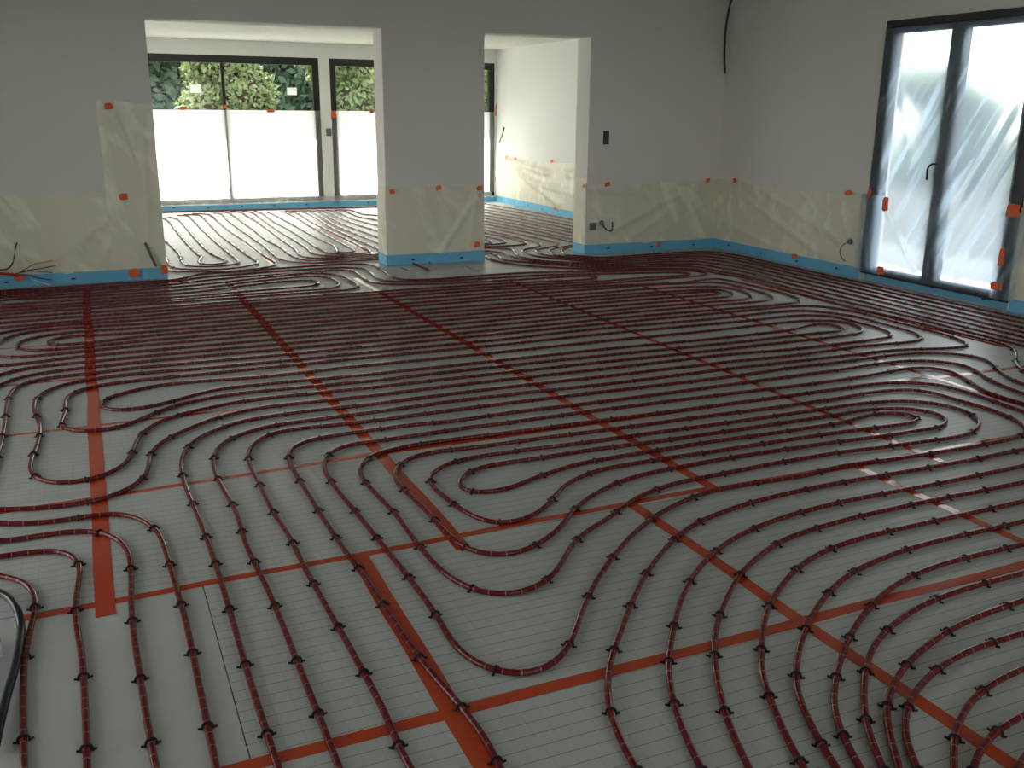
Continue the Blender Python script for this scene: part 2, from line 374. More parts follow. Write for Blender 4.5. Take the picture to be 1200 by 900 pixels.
def pipe(pts, label, ext=(0, 0), group='heating pipes', clip_gap=.29, smooth=4, step=.035, near=5.2, cat='pipe'):
    P = [Vector((p[1], p[2], .0107)) if p[0] == 'w' else fl(p[0], p[1], .0107) for p in pts]
    if ext[0]: P.insert(0, P[0] + (P[0]-P[1]).normalized()*ext[0])
    if ext[1]: P.append(P[-1] + (P[-1]-P[-2]).normalized()*ext[1])
    R = catmull(P, step)
    for _ in range(smooth):
        R = [R[0]] + [(R[i-1]+R[i+1])*.25 + R[i]*.5 for i in range(1, len(R)-1)] + [R[-1]]
    R = [inside(p) for p in R]
    sd = random.random()*99
    for i, p in enumerate(R): p.z = .0107 + .0012*abs(noise.noise(Vector((i*.09+sd, 0, 0))))
    dist = min(cdepth(p) for p in R)
    bm = bmesh.new(); tube(bm, R, PIPE_R, 10 if dist < 3.5 else 8 if dist < 7 else 6)
    o = tag(obj('heating_pipe', bm, 'pipe'), label, cat, group)
    acc = random.uniform(.05, clip_gap); far = bmesh.new(); nf = 0
    for i in range(1, len(R)-1):
        acc += step
        if acc >= clip_gap:
            acc = random.uniform(-.07, .05); d = cdepth(R[i]); t = (R[i+1]-R[i-1]).normalized(); c = Vector((R[i].x, R[i].y, R[i].z-.0107))
            if .3 < d < near:
                k = bpy.data.objects.new('clip', clip_mesh); COL.objects.link(k); k.parent = o
                k.location = c; k.rotation_euler = (0, 0, math.atan2(t.y, t.x)+random.uniform(-.12, .12))
            elif d > 0:
                clip_bm(far, c, t, False); nf += 1
    if nf: q = obj('clips', far, 'clip', o); q['kind'] = 'stuff'
    else: far.free()
    return o

T_ = {  # row table: image y of each pipe row at image x
 1: {160:362.7,240:356,420:343.3,580:332.7}, 2:{160:366.7,240:360,420:346.7,580:336,700:329.8}, 3:{160:371,240:364,420:350.7,580:339.3,700:332.6},
 4: {160:375.3,240:368.7,420:355,580:343.3,700:335.5}, 5:{160:380,240:373.3,420:360,580:347.3,700:338.7,760:334}, 6:{160:384.7,240:378,420:364,580:351.3,700:343.3,760:338.6},
 7: {160:390,240:383.3,420:368.7,580:356.7,700:347.3,760:343}, 8:{160:395,240:388,420:373.3,580:361.3,700:350.9,760:346.4}, 9:{160:400.3,240:393.3,420:378,580:366,700:355.3,760:350.5},
 10:{160:405.5,240:398.7,420:383.3,580:370.7,700:360.2,760:355}, 11:{160:412,240:405,420:389.3,580:375.5,700:365.2,760:359.8}, 12:{160:418.5,240:411,420:395.3,580:380.9,700:369.8,760:364.4},
 13:{160:424.7,240:417.3,420:401.3,580:386.7,700:374.9,760:369.5}, 14:{160:431.3,240:424,420:407.3,580:391.8,700:380,760:374.5,840:367.3}, 15:{160:438,240:431.3,420:414,580:398.4,700:385.3,840:373.3},
 16:{160:446,240:438.2,420:420,580:404.7,700:392,840:379}, 17:{225:447.5,300:442.3,420:429.3,580:413.3,700:400.5,840:386.7}, 18:{300:451,420:440,580:423,700:410,840:396.5},
 19:{300:458.7,420:447.7,580:430,700:417.3,860:401.3}, 20:{300:467.8,420:455.6,580:438,700:424.9,860:408}, 21:{300:478.7,420:465.3,580:446,700:433,860:414.7},
 22:{300:491,350:483,420:475.3,580:455.3,700:442,860:423.3}, 23:{300:502.5,340:495,420:485.3,580:464,700:451.3,860:431.3}, 24:{580:474,700:459.9,860:440.7}, 25:{580:486,700:471.4,860:450}, 26:{580:497.3,700:480.9,860:460.7}}
def row(n, lo=0, hi=2000, rev=False):
    r = [(x, y) for x, y in sorted(T_[n].items()) if lo <= x <= hi]
    return r[::-1] if rev else r
def rev(l): return l[::-1]
# right-hand ends, from row to row
R4_13 = [(800,331),(840,326.7),(866.7,331.3),(893,337.3),(920,344),(933,349),(937.5,352),(932,354.3),(906.7,357.3),(880,359.8),(840,363)]
R5_12 = [(800,332),(840,331),(866.7,336),(886.7,341),(900,345),(905.5,348.7),(900,351.5),(886.7,353.6),(840,357.6)]
R6_11 = [(810,336.3),(840,336),(860,338.7),(873,342.2),(880,346.7),(876,350),(860,352),(840,353.3),(810,355.8)]
R7_10 = [(810,340.4),(840,339.6),(850.7,341),(858.7,344.7),(854.7,347.6),(840,349),(810,351.4)]
R8_9 = [(800,343.9),(830,341.8),(841,342.2),(845,344),(840,345.2),(810,347.2)]
R17_20 = [(893,380.5),(940,376),(960,375.5),(985,377),(1005,382),(1011.5,387),(1005,390.5),(975,395),(900,403.3)]
R18_19 = [(893,390.7),(925,386.7),(947,380.9),(960,379.4),(973,380),(984,382.7),(988,385.5),(983,388),(960,390),(900,396.8)]
R16_21 = [(880,375.3),(920,370.7),(947,369.3),(973,370.7),(1000,376.7),(1025,383),(1040,388.3),(1046,392),(1040,395.3),(1016.7,398.8),(1000,400.8),(920,410)]
R15_22 = [(880,368.7),(920,364.7),(947,364),(973,366.7),(1000,370.5),(1033,379),(1066.7,388.3),(1078,393.3),(1080,396.7),(1071.7,400),(1033,403.5),(1000,406.7),(930,416.5)]
R14_23 = [(893,362),(933,358.7),(960,359),(1000,365),(1050,377.5),(1100,390),(1125,398.3),(1134.5,403.3),(1128,406.5),(1100,408.5),(1050,410),(1000,415.6),(930,423.5)]
# left-hand ends
L7_8 = [(133,392),(98.7,393.3),(80,394.7),(60,398),(54.7,401),(57,403.6),(66,404.6),(80,403.4),(98.7,402),(120,400)]
L6_9 = [(93,388.7),(53,393.3),(27,399),(18.7,404),(20,407.3),(29,410.4),(53,410.2),(93,407.3)]
L5_10 = [(107,382.7),(53,386.9),(26.7,390.3),(9.3,395.3),(0,400.3),(-12,407),(-12,414),(0,418),(12,418.8),(40,417.3),(80,413.5)]
L4_11 = [(97,379.3),(53,382.5),(0,390.5),(-35,400),(-55,412),(-55,424),(-30,430),(0,428.7),(40,424.7),(80,419.5)]
L12 = [(100,424.5),(60,428),(27,432.5),(0,439),(-25,447)]
L13 = [(120,429),(80,433.3),(40,438.7),(16,444.7),(0,451),(-14,460)]
L14 = [(107,437.5),(80,440.3),(40,446),(20,453),(12,461),(7.3,477),(5.3,497),(1,520),(-6,545),(-14,570)]
L15_20 = [(113,443.5),(93,447),(66.7,453.3),(48,462),(41.3,469),(39.5,479),(44,490.7),(46.7,500),(46.5,507),(43.8,520),(37.5,536),(35,549),(41,559.5),(57.5,565.3),(75,566.3),(100,562.8),(125,556),(142.5,547),(152,536),(157.5,523),(163,512),(175,501),(192.5,492),(225,482.3),(262,474)]
L16_19 = [(113,452.3),(93,457.3),(80,464),(75.5,472),(77,482),(73,490.7),(70.7,497),(74.7,502),(86.7,504.7),(107,504.9),(127,503.3),(147,498.7),(160,493.5),(187.5,481.5),(225,470.2),(262.5,463.3)]
L17_18 = [(180,452.5),(160,457),(140,462),(124,467.3),(117,473),(118,477.3),(126.7,480),(150,480.3),(175,476.5),(200,470.8),(237.5,460.3),(262.5,455.3)]
L21 = [(275,484.5),(250,491.2),(222.5,502),(195,515),(178,529),(174,545),(168.7,560),(150,573),(125,583.5),(87.5,591),(37.5,596),(0,597)]
L22 = [(280,494.5),(260,501),(237.5,510.5),(220,523.7),(212.5,540),(215,562.5),(230,600),(246.7,643),(266.7,706.7),(293,797),(313,860),(326.7,902)]
L23 = [(320,498.5),(300,503.5),(272.5,512.5),(255,525),(250,540),(255,560),(276.7,600),(288,637),(318,700),(353,787),(377,847),(398,902)]

rowsgrp = 'heating pipes in the dense rows of the main room'
pipe(rev(L13) + row(13) + rev(R4_13)[0:] + row(4, rev=True) + L4_11 + row(11) + rev(R6_11) + row(6, rev=True) + L6_9 + row(9) + rev(R8_9) + row(8, rev=True)
     + rev(L7_8) + row(7) + R7_10 + row(10, rev=True) + rev(L5_10) + row(5) + R5_12 + row(12, rev=True) + L12,
     'maroon heating pipe with small closed loop end at far left beside the wide tape', (0.3, .3), rowsgrp)
# lower-middle circuit
pipe(rev(L22) + row(22, 350) + rev(R15_22) + row(15, rev=True) + L15_20 + row(20) + rev(R17_20) + row(17, rev=True) + L17_18 + row(18) + R18_19 + row(19, rev=True) + rev(L16_19)
     + row(16) + R16_21 + row(21, rev=True) + L21,
     'maroon heating pipe with narrow loop and two kinked bends around it at left', (.3, .3), rowsgrp)
pipe(rev(L14) + row(14) + R14_23 + row(23, 420, rev=True) + L23,
     'maroon heating pipe turning in the largest pointed tip before the glass door', (.1, .3), rowsgrp)
# upper-left circuits
a_ = [(0,341.2),(80,336),(160,330.6),(200,328.6),(215,326),(240,320.6),(280,318),(320,315),(365,312),(393,310),(413,309.3),(430,310),(440,312.7),(452,318.7),(460,325),(473,327.6),(500,327.6),(540,325),(560,323.3),(593,320.9),(640,318.8),(700,318.2),(760,316.7),(810,317.2),(825,319),(829,321),(822,323),(780,326.4)] + row(3, rev=True) + [(80,377),(0,384)]
b_ = [(0,343.6),(80,339),(160,333.7),(200,330.5),(240,324.9),(280,321.5),(365,315.4),(400,313.7),(420,314.3),(427,315.3),(434.7,319.3),(441,325),(448,328.5),(460,330),(487,330.2),(560,327),(600,324.6),(640,322.3),(700,321.2),(760,319.6),(800,319.6),(811,321),(802,322.8),(760,325)] + row(2, rev=True) + [(80,372),(0,378.7)]
c_ = [(0,346),(80,341.3),(160,336.6),(200,333.3),(240,328.5),(280,325),(365,318.7),(397,316.4),(413,317.6),(420,321.3),(428,327.3),(437,331.3),(453,333),(487,333.2),(560,330.4),(640,325.8),(667,324),(690,323.3),(702,325.2),(690,327.2),(640,329.8)] + row(1, rev=True) + [(80,367.5),(0,373.3)]
grp2 = 'heating pipes joining the room behind the pillar'
pipe(a_, 'maroon heating pipe hugging the left wall foot, outermost of three curves before the pillar', (.4, .4), rowsgrp)
pipe(b_, 'maroon heating pipe, middle of the three shiny curves left of the pillar foot', (.4, .4), rowsgrp)
pipe(c_, 'maroon heating pipe, innermost of the three shiny curves left of the pillar foot', (.4, .4), rowsgrp)
pipe([(0,368.7),(80,363),(160,357.6),(240,351.3),(280,348.6),(373,342),(408,339.8),(417,337.5),(420,334.5),(413,330),(400,323.6),(381,320.6),(360,320),(320,324.2),(280,328.5),(240,333),(160,340),(80,344.5),(0,348.8),(-40,352),(-40,359),(0,360.6),
      (80,356),(160,350.8),(240,345.8),(280,342.2),(320,338.9),(363,335.3),(373,333),(374.7,331),(367,328.8),(353,328.4),(320,331),(280,335.6),(240,341),(160,347.2),(80,352),(0,357),(-14,355.5),(0,352),(80,348),(160,343.6),(240,337),(280,332),(320,327.4),(360,324),(381,324.8),(391,327.6),(398,332.6),(396,335.6),(387,338),(360,340.2),(280,345.4),(240,348.6),(160,354.2),(80,359.4),(0,364.8)],
     'maroon heating pipe with three nested rounded ends before the left opening', (.3, .3), rowsgrp)

# mid floor: bowls and the oval at the right
n26 = row(26, rev=True) + [(550,501),(465,513.5),(425,518.7),(397.5,524.5),(382.5,535),(380,550),(392,570),(417,600),(460,653),(487,687),(517,730),(530,753),(547,770),(565,781),(587,788),(605,790.5),(620,790),(637,785),(650,778),(663,762),(672,746),(683,713),(700,679),(725,643.7),(740,627.5),(760,610),(787.5,593.7),(812.5,582.5),(835,575),(860,570),(900,563.7)]
n26r = [(950,556),(980,547.6),(1072,534.5),(1163,519),(1190,513),(1203,507),(1202,501),(1194.5,494.4),(1181.7,488),(1163,480.7),(1126.7,470.3),(1090,459.6),(1062.5,456.8),(1035,458),(980,467),(900,478.5)]
n28 = [(830,487.5),(712.5,503.5),(637.5,513),(600,518.2),(550,525),(512.5,529),(480,536.5),(467.5,545),(462.5,556),(465,566),(477,577),(500,599),(527,628),(547,643),(573,650),(590,650.3),(607,648),(633,636),(657,617.5),(667.5,603),(682.5,588),(700,577),(725,565),(762.5,554),(790,548.5),(855,536.5),(900,529.5)]
n28r = [(980,518),(1035,511),(1071.7,505.4),(1103,500),(1110,493),(1106.5,488),(1090,482.5),(1059,478.8),(1016.7,479.9),(980,486),(900,498.2)]
n30 = [(757.5,518.9),(700,526),(630,537),(600,541),(562.5,547.8),(545,556),(536.5,565),(539,572),(548,576.3),(562.5,577.5),(582,575.2),(600,571),(625,560.5),(652.5,551),(682.5,542.5),(720,536),(755,530),(825,519),(900,508.5)]
n30r = [(950,501),(980,496.5),(993,493.5),(1007.5,489.3),(1035,483.8),(1059,484.8),(1075,488),(1078,491),(1071.7,495),(1044,499),(980,507),(900,519)]
n29 = [(840,528.5),(762.5,540),(705,550.3),(672.5,562),(659,571),(649,583),(635,598),(617,607),(600,612),(585,613),(572,612.2),(555,605),(537.5,595),(516,578),(504.5,567),(504,557.5),(515,548),(537.5,539.5),(600,529),(670,520.5),(775,506),(862.5,494),(900,488.7)]
n29r = [(980,477),(1020,471.7),(1059,469.9),(1099,473.3),(1123,478.8),(1141,486.5),(1148,494.5),(1145,502.5),(1126.7,511),(1090,516.6),(1035,524),(980,531),(895,545.5)]
n27 = [(842.5,556),(795,565.5),(762.5,576),(735,590),(713,607),(685,624),(668,641),(661,655),(652,669),(640,681),(625,689.5),(607,695),(592,697),(577,696.5),(547,688),(520,671),(490,638),(463,602),(440,578),(425,561),(421,548),(428,538.5),(445,530.5),(475,523.3),(525,516),(600,506.5),(700,493.5),(800,480.5),(900,467)]
pipe([(1200,473.3),(1163,462),(1145,452.5),(1126.7,441.5),(1112,434.5),(1090,431.2),(1062.5,432),(1026,438.5),(980,446),(900,456)] + n26 + n26r + n28 + n28r + n30 + n30r + n29 + n29r + n27 + [(980,456),(1035,448.8),(1062.5,448.4),(1099,451),(1136,460.3),(1172.5,473),(1200,482.5)],
     'maroon heating pipe of the big hanging bends in mid floor and the right oval loop', (.4, .4), 'foreground heating pipes')
pipe([(482,902),(473,887),(447,827),(415,768),(385,715),(358,667),(337,625),(320,600),(302,563),(293,545),(291,530),(300,517),(320,507.5),(350,502),(407.5,496.5),(475,488)] + row(24) + [(930,430.5),(980,424.8),(1035,417.2),(1075,413.8),(1105,413.9),(1145,418.3),(1163,426.3),(1174,437),(1187,445),(1203,451.5)],
     'maroon heating pipe leaving the bottom edge second left of the wide bottom tape', (.07, .4), 'foreground heating pipes')
pipe([(587,902),(581,890),(567,863),(540,828),(500,782),(458,723),(430,680),(410,653),(385,617),(360,577),(340,544),(337.5,533),(345,523),(362.5,516),(412.5,507.3),(475,499),(550,491)] + row(25) + [(930,440.5),(980,434),(1026,426.8),(1053,423.6),(1090,423),(1127,427.5),(1145,435),(1160,445),(1182,455),(1203,462.5)],
     'maroon heating pipe lying along the wide bottom tape and crossing it', (.07, .4), 'foreground heating pipes')

# nested arcs at the lower right
S = [
 [(747,903),(730,873),(717,840),(712,815),(713,787),(719,762),(727,741),(740,707),(760,667),(779,643),(800,623.5),(825,608.5),(850,599),(887.5,587),(950,572.5),(1025,558.7),(1105,545),(1203,526)],
 [(823,903),(810,877),(797,847),(787,813),(783,780),(787,747),(797,706),(813,673),(833,651),(860,631),(900,612.5),(947.5,597.8),(1012.5,583),(1087.5,569),(1150,556),(1203,545.5)],
 [(879,903),(863,870),(848,830),(838.5,783),(838,743),(850,703),(870,670),(893,649),(920,632),(980,612.3),(1055,594.3),(1112.5,582.5),(1203,564.5)],
 [(943,903),(923,867),(907,830),(895,798),(892,760),(898,718),(911,693),(933,667),(960,649),(1000,633.5),(1062.5,617.7),(1120,605),(1203,587)],
 [(982,903),(967,880),(947,843),(933.5,807),(935,767),(947,730),(964,703),(990,677),(1027,657),(1067,642.5),(1115,630),(1163,619.5),(1203,610)],
 [(1010,903),(993,873),(980,843),(977,818),(980,791),(990,759),(1007,727),(1033,698),(1060,679.5),(1093,665),(1147,650),(1203,637)],
 [(1036,903),(1023,873),(1015,847),(1012,810),(1017,773),(1027,752),(1047,732),(1080,709.5),(1137,688),(1203,671)],
 [(1054,903),(1042,857),(1038,833),(1043,812),(1057,785),(1080,762),(1107,742),(1137,726),(1203,702)],
 [(1076,903),(1067,882),(1060,858),(1062,833),(1073,810),(1100,783),(1130,765.5),(1162,753),(1203,741)],
 [(1118,903),(1117,877),(1120,857),(1133,828),(1160,803),(1180,792),(1203,782)],
 [(1140,903),(1143,890),(1157,866),(1180,848.5),(1203,836)],
 [(1191,905),(1197,889),(1205,882)]]
ordw = ['outermost', 'second outermost', 'third from outside', 'fourth from outside', 'fifth from outside', 'sixth from outside', 'seventh from outside', 'eighth from outside',
        'fourth innermost', 'third innermost', 'second innermost', 'innermost']
for s_, w_ in zip(S, ordw):
    pipe(s_, 'maroon heating pipe, %s of the nested arcs at lower right' % w_, (.07, .5), 'nested arcs at the lower right', clip_gap=.24)
V = [
 ([(-3,613.5),(13,614),(50,612.5),(72,610),(103,604.7),(130,602),(148,603),(163,608),(175,614),(184,622),(190,633),(197,655),(207,690),(217,725),(237,820),(254,903)], 'outermost of the four bends'),
 ([(-3,634.5),(9,634),(66.7,624.5),(98.7,622),(120,624),(134,629.5),(146,639),(152,653),(153.5,680),(155,727),(170,830),(183,903)], 'second of four bends, crossing the wide tape end'),
 ([(-3,652.5),(30,648),(63,644.5),(80,648),(90,655),(94,666),(92,682),(88.5,705),(90,735),(95,763),(100,833),(102,903)], 'third of four bends, left of the wide tape end'),
 ([(-3,674.5),(10,676),(25,680.5),(35,687),(41,698),(41.5,712),(38,728),(33,748),(28.5,775),(27,833),(28,903)], 'tightest bend beside the dark hose')]
for s_, w_ in V:
    pipe(s_, 'maroon heating pipe at lower left, %s' % w_, (.12, .1), 'four bends at the lower left', clip_gap=.34)

# pipes along the right wall and the right opening
y840 = [294.6,297.6,300.9,304.6,308.4,312.4,316.4,319.4]; y815 = [295,297.7,300.5,303.3,306.3,309.4,312.6,315.6]; y1000 = [329,332.6,336.6,341,345.8,350.8,355.8,360.6]; y1200 = [373.5,378.5,384,389.5,395,400.5]
yA = [301.6,303.6,305.7,307.8,309.9,312,314.1,316.2]; y780 = [296.6,299,301.4,303.9,306.5,309.1,311.7,314.3]
farE = [
 [(686,300.2),(665,299),(659,295),(658,292.5),(668,289.4),(674,288.2)],
 [(686,302.2),(653,299.3),(644.5,295.6),(643.5,293),(653,290.3),(668,287.8),(672,287)],
 [(686,304.2),(642,299.5),(630,295.8),(628.5,293),(642,290),(652,288),(655,286),(650,284),(620,277),(567,265)],
 [(686,306.3),(630,300.5),(616,296.4),(611.5,293.5),(621,291),(632,288.8),(634,286.5),(629,284),(607,278.3),(567,268.8)],
 [(686,308.4),(640,306),(610,300.8),(602.5,295),(599.5,292.3),(587,290.9),(569,290.8),(545,291.3)],
 [(686,310.6),(630,306.5),(607,303),(592,297.6),(586,295.8),(569,294),(545,293)],
 [(686,313),(624,308),(592,304.8),(583.5,300),(575,297),(566,295.9),(545,295)],
 [(686,315.2),(618,311.6),(585,306.7),(574,303),(569,300),(560,298)]]
hook = [(1067,376.2),(1117,389),(1150,397),(1177,403.5),(1187.5,409),(1191.7,416),(1190,423),(1195,431),(1204,438)]
nm = ['nearest the wall', 'second from the wall', 'third from the wall', 'fourth from the wall', 'fifth from the wall', 'sixth from the wall', 'seventh from the wall', 'farthest from the wall']
for k in range(8):
    P = farE[k][::-1] + [(700,yA[k]),(780,y780[k]+.2),(815,y815[k]),(840,y840[k]+.8),(870,y840[k]+5.7),(920,(y840[k]+y1000[k])/2-.4),(1000,y1000[k])]
    if k == 7: P += hook
    elif k == 6: P += [(1067,371.4),(1133,388.6),(1204,406.5)]
    else: P += [(1100,(y1000[k]+y1200[k])/2),(1204,y1200[k]+1)]
    pipe(P, 'maroon heating pipe along the foot of the right wall, %s' % nm[k], (.02, .4), 'heating pipes along the right wall', smooth=3)

ORD = ['first', 'second', 'third', 'fourth', 'fifth', 'sixth', 'seventh', 'eighth']
# far room, through the left opening
grpL = 'heating pipes in the far room below the first window'
FL = [
 ([(215,251.6),(231,251.7),(236,253.5),(250,266.8),(261.7,277.8),(273,286.5),(291,299.5),(302,307),(301,309.6),(285,312.8),(261.7,315.4),(226.7,315.8),(206,314.2),(197.5,309.5),(194,302),(180,290)], 'third from inside, left one'),
 ([(208,252.4),(219,252.8),(224,255.7),(238,269.7),(254.7,285),(271,299),(279.5,306.4),(278.5,308.6),(267.5,310.8),(244,312.4),(226.7,312.2),(216,309.9),(212.5,305),(211,300),(203,290.7),(195,283.7),(180,275)], 'second from inside, left one'),
 ([(180,251.5),(190.5,255.7),(196,258),(207,270.8),(218.5,284.8),(232.5,298.5),(236.5,301.2),(233.5,305.5),(234,308.4),(240,309.8),(252,309.8),(264,307.8),(265.5,306.2),(250,298.8),(240.7,291.8),(226.7,277),(211.5,259.5),(205.7,256),(197.5,254.5)], 'innermost triangle at the left'),
 ([(225,250.6),(238,250.6),(246,252),(254.7,258.3),(268.7,270),(288.5,283),(310,299.5),(322,307),(324,309.6),(319,312),(305,314.3),(273,317.6),(226.7,318.2),(197.5,317.2),(180,314)], 'outermost of the left group')]
for p_, w_ in FL: pipe(p_, 'dark heating pipe beyond the left opening, %s' % w_, (.0, .02), grpL, smooth=2)
FM = [
 ([(250,249.6),(257,250.2),(266,257.6),(280,267.4),(296.7,279.2),(310,288.5),(322.8,300),(331,304.5),(345,307.3),(374,308),(415,305.6),(446,303.8)], 'outermost of the middle group'),
 ([(258,248.4),(266,249),(273,252.4),(288.5,263),(300,271),(311,280),(328.7,289.7),(345,301),(356.7,304.7),(391.7,304.4),(446,301.6)], 'second of the middle group'),
 ([(270,248.2),(278,248.2),(291,254),(300,258.7),(316,270),(333,282.5),(346,291.8),(352,298.8),(362.5,302),(391.7,302.2),(446,299.6)], 'third of the middle group'),
 ([(284,247.6),(292,248.4),(310,259),(326,269.7),(351,284.8),(361,291.8),(367,297),(380,299.8),(400,300),(446,297.7)], 'fourth of the middle group'),
 ([(298,247.4),(306,249.6),(321,259.6),(339,268.8),(356.7,280),(370.7,289.5),(379.5,293.6),(385,296.6),(403,298),(421,297.4),(433,295.8),(434,293.8),(426.7,290.7),(409,281.3),(391.7,273),(368,261.5),(345,248.9),(337,247.6)], 'closed loop with the bright bend'),
 ([(312,248.2),(322,252),(345,263.8),(368,276.7),(391.7,288.3),(394,292),(396,295),(404,296.2),(414,295),(415,292.6),(409,289.5),(386,277),(362.5,264),(339,250.6),(330,248)], 'small innermost loop before the pillar')]
for p_, w_ in FM: pipe(p_, 'dark heating pipe beyond the left opening, %s' % w_, (.0, .02), grpL, smooth=2)
for i, (xt, ye) in enumerate(((350,292),(358,285),(367,278),(377,271),(387,264.6),(398,258.4),(409,252.6))):
    pipe([(xt-9,247.3-.02*(xt-350)),(xt,247.4-.02*(xt-350)),((xt+444)/2,(248+ye)/2+.8),(444,ye),(500,ye+(ye-248)/(444-xt)*50)],
         'dark heating pipe slanting behind the pillar, %s of seven from the left' % ORD[i], (.1, .1), grpL, smooth=3)
for i, dy in enumerate((1.0, 1.8)):
    pipe([(180,250.4-dy),(300,247.2-dy),(380,245.4-dy),(444,243.6-dy),(500,242.2-dy)], 'dark heating pipe along the foot of the far windows, %s' % ('nearer of two', 'farther of two')[i], (.2, .2), 'feed pipes under the far windows')
grpR = 'heating pipes in the far room through the right opening'
for k in range(8):
    yl, yr = 238.5+3.35*k, 257.4+3.75*k
    pipe([(540, yl-5.5), (567, yl), (600, yl+(yr-yl)*.30), (635, yl+(yr-yl)*.64), (670, yr), (700, yr+7)],
         'dark heating pipe slanting across the right opening, %s of eight from the far wall' % ORD[k], (.1, .1), grpR, smooth=3)
pipe([(545,267),(567,272.5),(590,277.5),(611,282.5),(617,285.3),(610,287),(590,288.4),(567,289),(545,289.5)], 'dark heating pipe with pointed bend just right of the pillar, outer one', (.1,.1), grpR, smooth=1)
pipe([(545,271),(567,276.6),(580,279.4),(590,282),(593,284),(588,285.6),(567,287),(545,288)], 'dark heating pipe with a pointed bend just right of the pillar, middle one', (.1,.1), grpR, smooth=1)
pipe([(552,277),(567,280.5),(575,282.6),(576.5,284),(573,285),(560,285.8),(545,286)], 'dark heating pipe with a pointed bend just right of the pillar, small inner one', (.1,.1), grpR, smooth=1)

# ------------------------------------------------------------------ blue perimeter strips
def strip(x0, y0, x1, y1, nx, ny, label, hgt=.11):
    """foam edging standing against a wall; n = direction into the room"""
    bm = bmesh.new(); a = Vector((x0, y0, 0)); b = Vector((x1, y1, 0)); nn = Vector((nx, ny, 0)); Ln = (b-a).length; k = max(2, int(Ln/.15)); rows = []
    for i in range(k+1):
        c = a.lerp(b, i/k); hh = hgt + .004*noise.noise(Vector((i*.4, x0, y0))); th = .010 + .003*noise.noise(Vector((i*.3, y0, 4)))
        rows.append([bm.verts.new(c+nn*.001+Vector((0,0,.0005))), bm.verts.new(c+nn*th+Vector((0,0,.0005))), bm.verts.new(c+nn*th+Vector((0,0,hh))), bm.verts.new(c+nn*.001+Vector((0,0,hh)))])
    for i in range(k):
        for j in range(4): bm.faces.new((rows[i][j], rows[i][(j+1)%4], rows[i+1][(j+1)%4], rows[i+1][j]))
    bm.faces.new(rows[0]); bm.faces.new(rows[-1]); bmesh.ops.recalc_face_normals(bm, faces=bm.faces[:])
    o = tag(obj('edge_strip', bm, 'strip'), label, 'foam strip', 'blue edge strips at the wall feet')
    n = int(Ln/.52)
    for i in range(n):
        c = a.lerp(b, (i+.5)/n) + nn*.0148; z = .055 + random.uniform(-.01, .012)
        bm = bmesh.new(); d = (b-a).normalized()
        P = [c+d*.026+Vector((0,0,z)), c+Vector((0,0,z+.011)), c-d*.026+Vector((0,0,z)), c-Vector((0,0,.011-z))]
        f = [bm.verts.new(p) for p in P]; g = [bm.verts.new(p+nn*.003) for p in P]
        bm.faces.new(f); bm.faces.new(g[::-1])
        for j in range(4): bm.faces.new((f[j], f[(j+1)%4], g[(j+1)%4], g[j]))
        bmesh.ops.recalc_face_normals(bm, faces=bm.faces[:])
        obj('printed_mark', bm, 'pin', o)
strip(XL+.02, YF, .672, YF, 0, -1, 'blue foam edge strip at the foot of the wall left of the left opening')
strip(2.85, YF, 3.94, YF, 0, -1, 'blue foam edge strip across the front of the pillar')
strip(2.85, YF+.0, 2.85, YB, -1, 0, 'short bright blue foam edge strip on the left cheek of the pillar')
strip(5.18, YF, XR-.012, YF, 0, -1, 'blue foam edge strip right of the right opening, up to the corner')
strip(5.18, YF, 5.18, YB, -1, 0, 'short blue foam edge strip on the cheek of the right opening')
strip(XR, DY1+.02, XR, YF-.012, -1, 0, 'blue foam edge strip along the right wall from the corner to the glass door')
strip(XR+.066, DY0, XR+.066, DY1, -1, 0, 'dark blue foam edge strip under the glass door threshold', .066)
strip(XR, 3.0, XR, DY0-.02, -1, 0, 'blue foam edge strip at the right edge of the picture, past the glass door')
strip(XW, YB+.02, XW, YW-.012, -1, 0, 'blue foam edge strip along the far right wall seen through the right opening')
strip(XLW+.02, YW, XW-.012, YW, 0, -1, 'dark blue foam edge strip under the far windows', .085)

# ------------------------------------------------------------------ windows and the glass door
def frame_rect(x0, x1, z0, z1, w, y0, y1, wt=None, wb=None):
    wt = wt or w; wb = wb or w
    return [(x0, x0+w, y0, y1, z0, z1), (x1-w, x1, y0, y1, z0, z1), (x0+w, x1-w, y0, y1, z1-wt, z1), (x0+w, x1-w, y0, y1, z0, z0+wb)]
for i, (x0, x1) in enumerate((W1, W2)):
    yy = YW + .04
    wn = empty('window_%d' % (i+1), ((x0+x1)/2, yy, WZ0)); struct(wn)
    def P(name, bm, m_):
        o = obj(name, bm, m_, wn); o.matrix_parent_inverse = Matrix.Translation(-wn.location); return o
    P('window_frame', boxes(*frame_rect(x0, x1, WZ0, WZ1, .10, yy, yy+.08, .11, .09)), 'black')
    xm = (2.195 if i == 0 else (x0+x1)/2)
    P('mullion', boxes((xm-.022, xm+.022, yy, yy+.07, WZ0+.09, WZ1-.11)), 'black')
    P('pane', boxes((x0+.1, xm-.022, yy+.04, yy+.046, WZ0+.09, WZ1-.11)), 'glass')
    P('pane', boxes((xm+.022, x1-.1, yy+.04, yy+.046, WZ0+.09, WZ1-.11)), 'glass')
dr = empty('door_1', (XR, (DY0+DY1)/2, DZ0)); struct(dr)
def PD(name, bm, m_):
    o = obj(name, bm, m_, dr); o.matrix_parent_inverse = Matrix.Translation(-dr.location); return o
def ybox(y0, y1, z0, z1, xa, xb): return (xa, xb, y0, y1, z0, z1)
fx0, fx1 = XR-.012, XR+.07
